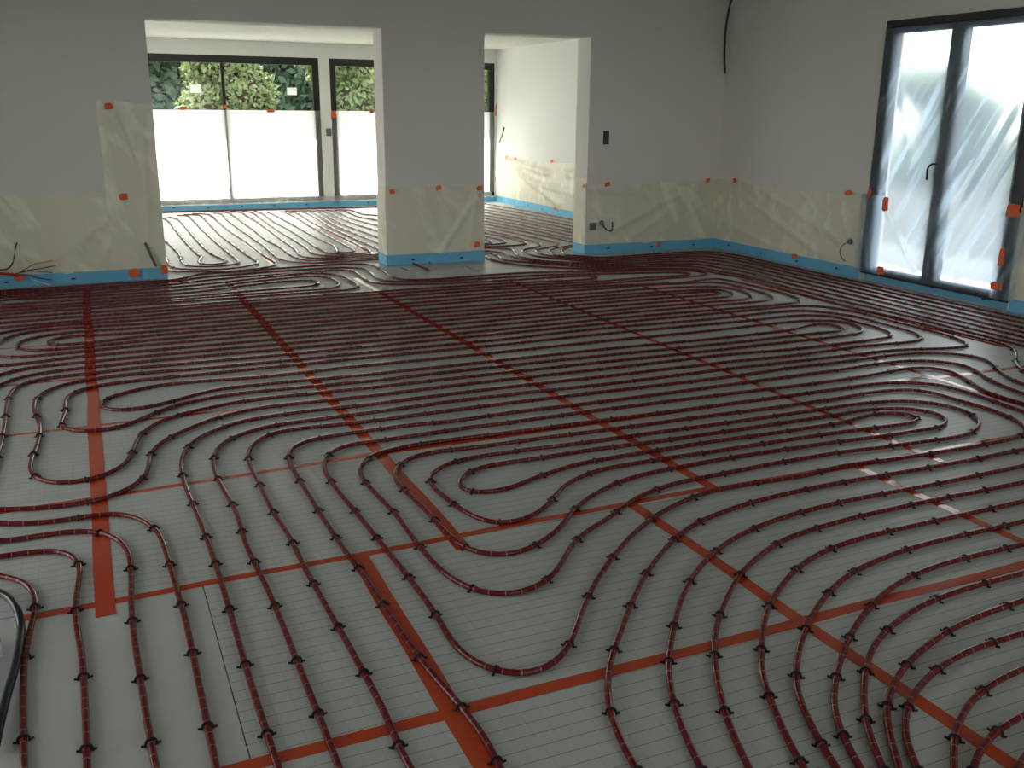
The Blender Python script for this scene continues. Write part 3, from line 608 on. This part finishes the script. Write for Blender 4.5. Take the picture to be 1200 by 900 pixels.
PD('door_frame', boxes(ybox(DY1-.07, DY1, DZ0, DZ1, fx0, fx1), ybox(DY0, DY0+.06, DZ0, DZ1, fx0, fx1), ybox(DY0+.06, DY1-.07, DZ1-.05, DZ1, fx0, fx1), ybox(DY0+.06, DY1-.07, DZ0, DZ0+.03, fx0-.01, fx1)), 'black')
ym = 6.355
for (a0, a1) in ((ym+.004, DY1-.07), (DY0+.06, ym-.004)):
    lf = PD('door_leaf', boxes(ybox(a1-.085, a1, DZ0+.03, DZ1-.05, fx0+.015, fx1), ybox(a0, a0+.075, DZ0+.03, DZ1-.05, fx0+.015, fx1),
              ybox(a0+.075, a1-.085, DZ1-.115, DZ1-.05, fx0+.015, fx1), ybox(a0+.075, a1-.085, DZ0+.03, DZ0+.075, fx0+.015, fx1)), 'black')
    o = obj('pane', boxes(ybox(a0+.075, a1-.085, DZ0+.075, DZ1-.115, XR+.03, XR+.036)), 'glass', lf)
    if a0 > ym:
        hb = bmesh.new()
        c = Vector((fx0+.01, a0+.04, 1.08))
        tube(hb, catmull([c+Vector(q) for q in ((0,0,.06),(-.03,.005,.07),(-.055,.03,.065),(-.065,.055,.03),(-.06,.06,-.02),(-.055,.062,-.07))], .01), .009, 8, False)
        box(hb, c.x-.012, c.x+.01, c.y-.018, c.y+.018, .98, 1.17)
        box(hb, c.x-.02, c.x+.0, c.y-.028, c.y+.028, 1.04, 1.10)
        obj('door_handle', hb, 'black', lf)
# unseen window behind the viewer, added as fill light for the main room
bw = empty('window_3', ((BX0+BX1)/2, Y0-.1, .9)); struct(bw)
for nm_, bm_, m_ in (('window_frame', boxes(*frame_rect(BX0, BX1, .9, 2.6, .07, Y0-.14, Y0-.06)), 'black'), ('mullion', boxes(((BX0+BX1)/2-.03, (BX0+BX1)/2+.03, Y0-.14, Y0-.06, .97, 2.53)), 'black'), ('pane', boxes((BX0+.07, BX1-.07, Y0-.11, Y0-.104, .97, 2.53)), 'glass')):
    o = obj(nm_, bm_, m_, bw); o.matrix_parent_inverse = Matrix.Translation(-bw.location)

def side_window(name, xw, y0, y1, z0, z1):
    lw = empty(name, (xw-.1, (y0+y1)/2, z0)); struct(lw); a, b, t_ = xw-.14, xw-.06, .07; ym_ = (y0+y1)/2
    for nm_, bm_, m_ in (('window_frame', boxes((a, b, y0, y0+t_, z0, z1), (a, b, y1-t_, y1, z0, z1), (a, b, y0+t_, y1-t_, z0, z0+t_), (a, b, y0+t_, y1-t_, z1-t_, z1)), 'black'),
                         ('mullion', boxes((a, b, ym_-.03, ym_+.03, z0+t_, z1-t_)), 'black'), ('pane', boxes((a+.03, a+.036, y0+t_, y1-t_, z0+t_, z1-t_)), 'glass')):
        o = obj(nm_, bm_, m_, lw); o.matrix_parent_inverse = Matrix.Translation(-lw.location)
side_window('window_4', XL, 2.4, 7.0, .1, 2.6)  # unseen window added to light the floor and the front wall
side_window('window_5', XLW, 10.6, 15.2, .1, 2.36)

# ------------------------------------------------------------------ plastic sheets
def sheet(name, material, O, U, Vv, Nn, nu, nv, top=None, amp=.012, folds=(), base=.006, label='', grp=None, seed=0., cat='plastic sheet', sc=2.2):
    """O origin (bottom corner), U width vector, Vv height vector, Nn normal; top(u) = height share"""
    O, U, Vv, Nn = map(Vector, (O, U, Vv, Nn)); bm = bmesh.new(); G = []
    for i in range(nu+1):
        cl = []
        for j in range(nv+1):
            u, v = i/nu, j/nv; tt = top(u) if top else 1
            p = O + U*u + Vv*(v*tt)
            d = base + amp*(.5+.5*noise.noise(Vector((u*U.length*sc+seed, v*Vv.length*sc, seed))))*min(1, 4*v+.15)
            for (u0, v0, u1, v1, wd, hh) in folds:
                A = Vector((u0*U.length, v0*Vv.length)); B = Vector((u1*U.length, v1*Vv.length)); C = Vector((u*U.length, v*tt*Vv.length))
                AB = B-A; s = max(0, min(1, (C-A).dot(AB)/AB.length_squared)); dd = (C-A-AB*s).length
                d += hh*math.exp(-(dd/wd)**2)
            cl.append(bm.verts.new(p + Nn*d))
        G.append(cl)
    for i in range(nu):
        for j in range(nv): f = bm.faces.new((G[i][j], G[i+1][j], G[i+1][j+1], G[i][j+1])); f.smooth = True
    return tag(obj(name, bm, material), label, cat, grp)
fg = 'masking films on the wall feet'
sheet('masking_film', 'film_wall', (-2.2, YF, .10), (2.87, 0, 0), (0,0,.70), (0,-1,0), 90, 22, lambda u: 1 - .03*math.sin(u*9), .016, ((.80,.15,.97,1.0,.03,.018),(.62,.1,.95,.98,.03,.014),(.35,.9,.6,.2,.04,.014),(.7,.0,.78,.6,.025,.012)), label='cream masking film along the wall foot left of the left opening', grp=fg, seed=3)
sheet('masking_film', 'film_wall', (.20, YF-.022, .12), (.465, 0, 0), (0,0,1.52), (0,-1,0), 24, 60, lambda u: 1-.03*u, .012, ((.1,.95,.6,.1,.03,.012),(.3,.9,.9,.3,.025,.014),(.8,.95,.7,.05,.02,.01),(.0,.4,.5,.05,.03,.012)), label='tall cream masking film strip hanging beside the left opening', grp=fg, seed=9)
sheet('masking_film', 'film_wall', (2.86, YF, .10), (1.075, 0, 0), (0,0,.71), (0,-1,0), 50, 30, None, .012, ((.97,.95,.55,.05,.03,.016),(.92,.9,.85,.1,.02,.012),(.05,.9,.2,.2,.03,.008)), label='cream masking film across the front of the pillar', grp=fg, seed=15)
sheet('masking_film', 'film_wall', (2.85, YB, .10), (0, -.30, 0), (0,0,.71), (-1,0,0), 8, 20, None, .008, label='bright cream masking film on the left cheek of the pillar', grp=fg, seed=18)
sheet('masking_film', 'film_wall', (5.19, YF, .10), (XR-5.20, 0, 0), (0,0,.70), (0,-1,0), 70, 26, lambda u: 1-.06*abs(math.sin(u*6.2))*(1-u), .014, ((.2,.25,.85,.95,.03,.02),(.35,.1,.87,.9,.025,.016),(.45,.0,.9,.6,.03,.012),(.0,.9,.5,.8,.03,.01)), label='cream masking film with slanting folds right of the right opening', grp=fg, seed=22)
sheet('masking_film', 'film_wall', (5.18, YB, .10), (0, -.30, 0), (0,0,.75), (-1,0,0), 8, 20, None, .008, ((.2,.9,.8,.3,.03,.01),), label='bright cream masking film on the cheek of the right opening', grp=fg, seed=25)
sheet('masking_film', 'film_wall', (XR, YF-.02, .10), (0, -(YF-.02-DY1+.0), 0), (0,0,.72), (-1,0,0), 80, 26, lambda u: 1-.05*math.sin(u*3.14), .014, ((.15,.85,.75,.1,.03,.018),(.3,.95,.85,.35,.025,.014),(.6,.95,.86,.3,.02,.014),(.95,.95,.86,.3,.02,.014),(.05,.3,.5,.05,.03,.012)), label='cream masking film on the right wall between corner and glass door', grp=fg, seed=31)
sheet('masking_film', 'film_wall', (XR, DY0-.0, .10), (0, -2.2, 0), (0,0,.75), (-1,0,0), 50, 22, None, .014, label='cream masking film on the right wall past the glass door at the picture edge', grp=fg, seed=35)
sheet('masking_film', 'film_wall', (XW, YW-.02, .10), (0, -(YW-.04-YB), 0), (0,0,.70), (-1,0,0), 90, 24, lambda u: 1-.04*math.sin(u*8), .016, ((.05,.95,.35,.75,.05,.05),(.08,.9,.42,.1,.05,.05),(.25,.5,.62,.35,.05,.045),(.45,.8,.8,.6,.05,.03)), label='bright cream masking film with deep folds on the far right wall', grp=fg, seed=38)
sheet('dust_sheet', 'film_door', (XR-.013, DY1-.02, DZ0+.02), (0, -(DY1-DY0-.11), 0), (0,0,DZ1-DZ0-.09), (-1,0,0), 80, 100, None, .02,
      ((.52,.12,.98,.75,.03,.012),(.60,.08,1.0,.58,.03,.013),(.72,.05,1.0,.4,.025,.010),(.08,.36,.42,.05,.02,.014),(.12,.30,.38,.08,.02,.010),(.45,.2,.75,.5,.02,.008),(.1,.9,.3,.5,.06,.005)), .008,
      'clear crinkled dust sheet taped over the glass double door', seed=41, sc=1.6)
sheet('dust_sheet', 'film_door', (XR-.02, DY0+.16, .09), (0, -.24, 0), (0,0,.72), (-1,0,0), 12, 30, None, .012, ((.7,.95,.3,.0,.02,.015),), .02, 'narrow cloudy film flap over the lower right edge of the glass door', seed=49)
sheet('dust_sheet', 'film_door', (XR-.02, DY1+.05, .09), (0, -.30, 0), (0,0,.74), (-1,0,0), 16, 30, None, .014, ((.1,.9,.6,.1,.02,.015),), .022, 'small cloudy film flap over the lower left corner of the glass door', seed=47)
for i, (x0, x1) in enumerate((W1, W2)):
    sheet('dust_sheet', 'film_win', (x0+.004, YW+.035, .17), (x1-x0-.008, 0, 0), (0,0,1.375), (0,-1,0), 60, 30, None, .01, (), .004, 'milky white dust sheet over the lower part of the %s far window' % ('left', 'right')[i], seed=51+i*5, cat='plastic sheet')
sheet('window_foil', 'film_floor', (.75, YW-.01, .088), (5.95, 0, 0), (0,0,.115), (0,-1,0), 140, 8, lambda u: .75+.25*math.sin(u*31)**2, .03, (), .01, 'crumpled grey film bunched along the sills of the far windows', seed=61)

# ------------------------------------------------------------------ orange tape patches
def patch(p, right, nrm, w_, h_, label, rotz=0.):
    right = Vector(right); nrm = Vector(nrm); up = Vector((0, 0, 1)); c = p + nrm*.001
    q = [(-.5,-.45),(-.2,-.5),(.3,-.42),(.52,-.38),(.47,.1),(.5,.42),(.1,.5),(-.35,.44),(-.52,.2)]
    bm = bmesh.new(); ca, sa = math.cos(rotz), math.sin(rotz); fv, bv = [], []
    for (a, b) in q:
        a += random.uniform(-.06, .06); b += random.uniform(-.06, .06); a, b = (a*ca-b*sa)*w_, (a*sa+b*ca)*h_
        fv.append(bm.verts.new(c + right*a + up*b + nrm*.0025)); bv.append(bm.verts.new(c + right*a + up*b))
    cv = bm.verts.new(c + nrm*.006)
    n = len(q)
    for i in range(n):
        bm.faces.new((fv[i], fv[(i+1)%n], cv)); bm.faces.new((fv[i], bv[i], bv[(i+1)%n], fv[(i+1)%n]))
    bm.faces.new(bv[::-1]); bmesh.ops.recalc_face_normals(bm, faces=bm.faces[:])
    tag(obj('tape_patch', bm, 'otape'), label, 'tape', 'orange tape patches')
FW = dict(right=(1,0,0), nrm=(0,-1,0)); RW = dict(right=(0,-1,0), nrm=(-1,0,0))
def pf(u, v, w_, h_, label, Y=YF-.045, r=0): patch(wl(u, v, Y=Y), w_=w_, h_=h_, label=label, rotz=r, **FW)
def pr(u, v, w_, h_, label, X=XR-.045, r=0): patch(wl(u, v, X=X), w_=w_, h_=h_, label=label, rotz=r, **RW)
pf(127.5,124,.065,.06,'orange tape patch at the top corner of the tall film by the left opening')
pf(144.5,230.5,.07,.06,'orange tape patch halfway up the tall film by the left opening')
pf(157,320,.09,.08,'orange-red tape patch on the blue strip below the grey cable stub')
pf(193,316,.06,.09,'orange-red tape patch at the very edge of the left opening')
pf(23,325,.08,.07,'red tape patch on the bundle of wires at the left')
pf(459.5,224.5,.05,.05,'orange tape patch at the upper left corner of the pillar film')
pf(514,220,.06,.05,'orange tape patch at the middle of the pillar film top')
pf(562,220.5,.06,.05,'orange tape patch at the upper right corner of the pillar film')
pf(559,286.5,.065,.06,'orange tape patch low on the right side of the pillar')
pf(712,216,.065,.05,'orange tape patch on the film top below the black switch')
pf(829.5,211.5,.05,.05,'orange tape patch just left of the room corner')
pf(772,286.5,.06,.05,'dull red tape patch on the blue strip between socket and corner', YF-.02)
pr(861,211.5,.07,.05,'orange tape patch just right of the room corner', r=.4)
pr(993.5,226,.08,.05,'orange tape patch on the film top nearest the glass door', r=.3)
pr(1019,227,.05,.09,'orange-red tape patch at the left frame of the glass door', XR-.04)
pr(1038,239,.07,.13,'tall orange tape patch on the film over the left door leaf', XR-.06)
pr(1032,317,.08,.09,'orange tape patch at the lower left corner of the glass door', XR-.05)
pr(1187,247,.12,.12,'orange tape patch halfway down the right side of the glass door', XR-.05)
pr(1174,301,.055,.16,'tall narrow orange tape patch low on the right side of the glass door', XR-.05)
pr(1168,335,.11,.07,'orange tape patch at the lower right corner of the glass door', XR-.05)
pr(931,300.5,.09,.06,'orange tape patch on the blue strip of the right wall', XR-.02)
pf(215,127,.10,.05,'orange tape patch on top of the first far film, below the left paper tag', YW-.01)
pf(264,125,.05,.06,'dull red tape patch on the thin bar of the left far window', YW-.01)
pf(317,130,.12,.05,'orange tape patch on top of the far film, below the right paper tag', YW-.01)
pf(391,134,.09,.12,'orange tape patch on the left frame of the second far window', YW-.01)
pf(436,131,.09,.05,'orange tape patch on top of the far film beside the pillar', YW-.01)
pf(583,129,.09,.22,'tall orange tape patch on the far window frame seen through the right opening', YW-.01)
pf(582.5,210,.07,.10,'faint orange tape patch low on the far window frame through the right opening', YW-.01)
pr(594,184,.08,.05,'small pale orange tape patch, first on the far right wall film', XW-.06)
pr(604,186,.09,.05,'small pale orange tape patch, second on the far right wall film', XW-.06)
pr(647,189,.09,.05,'small pale orange tape patch, third on the far right wall film', XW-.05)
pr(650,244,.10,.05,'small dull red tape patch on the far right blue strip', XW-.02)
patch(wl(684,218, X=5.155), w_=.05, h_=.04, label='small orange tape patch on the cheek of the right opening', right=(0,-1,0), nrm=(-1,0,0))

# ------------------------------------------------------------------ switches, sockets, cables, tags
def plate(name, c, w_, h_, d_, material, nrm, label, cat):
    x, y, z = c
    if nrm[0]: bm = boxes((x-d_, x, y-w_/2, y+w_/2, z-h_/2, z+h_/2))
    else: bm = boxes((x-w_/2, x+w_/2, y-d_, y, z-h_/2, z+h_/2))
    return tag(obj(name, bevel(bm, .003), material), label, cat)
p = wl(710, 161.5, Y=YF)
sw = plate('switch_box', (p.x, YF, p.z), .072, .145, .012, 'black', (0,-1), 'black double wall switch opening right of the right opening', 'switch')
for dz in (.035, -.035): obj('insert', boxes((p.x-.026, p.x+.026, YF-.016, YF-.012, p.z+dz-.028, p.z+dz+.028)), 'wire_d', sw)
p = wl(693, 265, Y=YF)
so = plate('socket_box', (p.x, YF-.03, p.z), .085, .085, .012, 'steel', (0,-1), 'grey square wall socket box low beside the right opening', 'socket')
obj('cover', boxes((p.x-.03, p.x+.03, YF-.046, YF-.042, p.z-.03, p.z+.03)), 'wire_g', so)
ck = empty('cable_stub', wl(706, 262, Y=YF-.03)); tag(ck, 'short dark cable hook sticking out of a round box right of the grey socket', 'cable')
def KID(o, par): o.parent = par; o.matrix_parent_inverse = Matrix.Translation(-par.location); return o
def px(u, v, Y=None, X=None): return wl(u, v, Y=Y, X=X)
KID(wire('cable', [px(705,261,Y=YF-.02), px(708,266,Y=YF-.05), px(712,270,Y=YF-.07), px(716,271,Y=YF-.08), px(718,266,Y=YF-.08), px(717.5,260,Y=YF-.08)], .008, 'wire_d'), ck)
bm = bmesh.new(); c = px(705,261,Y=YF-.02); tube(bm, [c+Vector((0,.02,0)), c+Vector((0,-.012,0))], .028, 12, False); KID(obj('round_box', bm, 'steel'), ck)
tag(wire('cable_stub', [px(170,285,Y=YF-.03), px(173,291,Y=YF-.06), px(177,300,Y=YF-.07), px(183,312,Y=YF-.06)], .014, 'wire_g'), 'grey cable stub poking out of the film left of the left opening', 'cable')
tag(wire('hanging_cable', [px(862,-30,X=XR-.12), px(859,-8,X=XR-.10), px(854,12,X=XR-.09), px(850.5,35,X=XR-.08), px(849,62,X=XR-.08), px(849.5,86,X=XR-.08)], .013, 'wire_d'), 'dark cable hanging down in the corner from above the picture', 'cable')
tag(wire('cable_ring', [px(997,283,X=XR-.03), px(993,284,X=XR-.07), px(988,287,X=XR-.08), px(984.5,293,X=XR-.08), px(985.5,301,X=XR-.07), px(990,306,X=XR-.06)], .006, 'wire_g'), 'thin grey cable curl behind the film left of the glass door', 'cable')
bm = bmesh.new(); c = px(998,283,X=XR-.0); tube(bm, [c, c+Vector((-.03,0,0))], .03, 12, False); tag(obj('round_box', bm, 'steel'), 'small round grey wall box above the cable curl by the glass door', 'socket')
tag(wire('cable_stub', [px(585,167,X=XW-.02), px(587,162,X=XW-.08), px(589.5,155,X=XW-.1), px(591,149,X=XW-.08)], .012, 'wire_d'), 'dark cable stub on the far right wall beside the far window frame', 'cable')
p = wl(385, 155, Y=YW); plate('socket_box', (p.x, YW, p.z), .08, .12, .02, 'steel', (0,-1), 'grey socket on the white post between the two far windows', 'socket')
# bundle of wires at the left wall foot
wb = empty('wire_bundle', px(10, 320, Y=YF-.05)); tag(wb, 'red conduit with loose coloured wires fanning out at the left wall foot', 'wires')
q = lambda u, v, d=.06: px(u, v, Y=YF-d)
KID(wire('conduit', [q(-60,321), q(-20,320.5), q(0,320.5), q(14,321.5), q(22,323)], .014, 'wire_r'), wb)
KID(wire('wire', [q(18,322), q(30,315), q(42,309), q(52,307.5), q(62,305)], .0045, 'wire_o'), wb)
KID(wire('wire', [q(18,321), q(32,317), q(45,315,.08), q(56,313), q(65,311.5)], .0045, 'wire_d'), wb)
KID(wire('wire', [q(18,321), q(36,317.5), q(50,318.5,.08), q(62,319.5)], .004, 'wire_g'), wb)
KID(wire('wire', [q(20,322), q(34,322.5), q(46,326,.08), q(60,328,.08)], .006, 'wire_b'), wb)
KID(wire('wire', [q(36,327,.08), q(48,331,.08), q(61,334.5,.08)], .006, 'wire_w'), wb)
tag(wire('black_cable', [q(-60,318,.05), q(-20,317,.05), q(0,316,.05), q(8,315.5,.06), q(14,310,.07), q(17,300,.06), q(18,290,.05), q(20,284,.03)], .007, 'wire_d'), 'thin dark cable rising from the film above the wire bundle at the left', 'cable')
# paper tags on the far glass
for (u, v, w_, h_, lb) in ((229.5,104,.17,.12,'small white paper tag on the left pane of the left far window'), (342,107,.155,.115,'small white paper tag on the right pane of the left far window')):
    p = wl(u, v, Y=YW+.07); tag(obj('paper_tag', boxes((p.x-w_/2, p.x+w_/2, YW+.068, YW+.07, p.z-h_/2, p.z+h_/2)), 'film_win'), lb, 'paper tag', 'paper tags on the far window')

# ------------------------------------------------------------------ dark hose and crumpled film at the lower left corner
zz = .022
H_ = [fl(-10,690,zz), fl(3,696,zz+.02), fl(13,703,zz+.03), fl(21,716,zz+.02), fl(24.5,732,zz), fl(23,755,zz), fl(17,785,zz), fl(9,812,zz), fl(2,840,zz), fl(-6,875,zz)]
tag(wire('hose', H_, .0125, 'hose', sides=10), 'black rubber hose curving at the left edge beside the tightest pipe bend', 'hose')
bm = bmesh.new(); G = []
for i in range(25):
    G.append([])
    for j in range(31):
        xx = -.95 + i/24*(.60 - .12*abs(j/30-.75)); y_ = 2.35 + j/30*.72
        G[-1].append(bm.verts.new((xx, y_, .006 + .055*abs(noise.noise(Vector((xx*9, y_*9, 3)))) + .02*abs(noise.noise(Vector((xx*25, y_*25, 8))))*(1-i/24))))
for i in range(24):
    for j in range(30): f = bm.faces.new((G[i][j], G[i+1][j], G[i+1][j+1], G[i][j+1])); f.smooth = True
tag(obj('floor_film', bm, 'film_floor'), 'crumpled clear plastic film lying inside the black hose bend', 'plastic sheet')

# ------------------------------------------------------------------ outdoors
struct(obj('ground_outside', boxes((-60, 80, -40, Y0-T, -.4, -.3), (-60, XL-T, Y0-T, YW+T, -.4, -.3), (XR+T+3.0, 80, Y0-T, YW+T, -.4, -.3), (-60, 80, YW+T, 120, -.4, -.3)), 'lawn'))
struct(obj('terrace', boxes((XR+T+1.0, XR+T+3.0, -2.9, YW+T, -.4, -.03)), 'paving'))
struct(obj('terrace_edge', boxes((XR+T, XR+T+1.0, -2.9, YW+T, -.4, -.02)), 'gravel'))
def leaves(bm, c, R, n, size, flat=1.0):
    for _ in range(n):
        d = Vector((random.gauss(0,1), random.gauss(0,1), random.gauss(0,1))).normalized()
        rr = random.uniform(.72, 1.04)
        p = Vector((c[0]+d.x*R[0]*rr, c[1]+d.y*R[1]*rr, c[2]+d.z*R[2]*rr))
        if p.z < -.25: continue
        a = Vector((random.gauss(0,1), random.gauss(0,1), random.gauss(0,1)*flat)).normalized(); b = a.cross(d+Vector((.01,.02,.03))).normalized()
        s = size*random.uniform(.6, 1.3)
        bm.faces.new([bm.verts.new(p+a*s), bm.verts.new(p+b*s*.55), bm.verts.new(p-a*s), bm.verts.new(p-b*s*.55)])
def bush(name, x, y, rx, ry, h_, n, material, label, size=.07):
    o = empty(name, (x, y, -.3)); tag(o, label, 'tree', 'trees around the house')
    bm = bmesh.new(); core = bmesh.new()
    for k in range(7):
        cx, cy, cz = random.uniform(-rx*.35, rx*.35), random.uniform(-ry*.35, ry*.35), (.16+.11*k)*h_
        R_ = (rx*.60, ry*.60, h_*.19)
        leaves(bm, (cx, cy, cz), R_, n//7, size)
        bmesh.ops.create_icosphere(core, subdivisions=2, radius=1, matrix=Matrix.Translation((cx, cy, cz)) @ Matrix.Diagonal((R_[0]*.75, R_[1]*.75, R_[2]*.8, 1)))
    obj('crown', bm, material, o); obj('crown_core', core, 'bark', o)  # solid blobs added inside the crown to close gaps against the sky
    bm = bmesh.new(); tube(bm, [Vector((0,0,0)), Vector((.05,.02,h_*.35)), Vector((-.04,.0,h_*.7))], .07, 7, False); obj('trunk', bm, 'bark', o)
num = ['first', 'second', 'third', 'fourth', 'fifth', 'sixth', 'seventh', 'eighth']
for i in range(8):
    bush('broadleaf_tree', -2.2+i*2.7, 23+.3*(i % 2), 1.38, 1.3, 3.7+random.uniform(-.2, .3), 12000, 'leaf', 'leafy green tree beyond the far windows, %s from the left in the front row' % num[i])
for i in range(6):
    bush('fir_tree', -1.6+i*3.9, 27, 2.0, 1.4, 7, 8000, 'fir', 'dark evergreen tree beyond the far windows, %s from the left in the back row' % num[i], .15)
for i in range(6):
    bush('fir_tree', -3.6+i*4.4, 31.5, 2.2, 1.4, 8.5, 7000, 'fir', 'dark evergreen tree beyond the far windows, %s from the left in the tallest row' % num[i], .16)
for i, y in enumerate((8.5, 14, 20)):
    bush('fir_tree', 21+i*2.5, y, 2.0, 2.2, 3.2, 4000, 'fir', 'dark tree beyond the film of the glass door, %s from the right' % num[i], .16)
struct(obj('sun_shade_eave', boxes((XLW-T, XW+T, YW+T, YW+T+.98, 2.62, 2.8)), 'ceil'))  # unseen eave added to keep sun off the clear upper panes
struct(obj('far_terrace', boxes((XLW-T-2, XR+T, YW+T, YW+T+3.2, -.4, -.03)), 'terrace'))
struct(obj('back_bounce_ground', boxes((-12, 14, Y0-T-9, Y0-T, -.4, -.03)), 'gravel'))  # unseen pale ground added to bounce sun in through the back opening
struct(obj('left_bounce_ground', boxes((-14, XLW-T, YB+.3, YW+T+3, -.4, -.03)), 'gravel'))  # unseen gravel added so sunlight bounces up into the far room
struct(obj('left_yard', boxes((-14, XL-T, -6, YB+.3, -.4, -.03)), 'paving'))
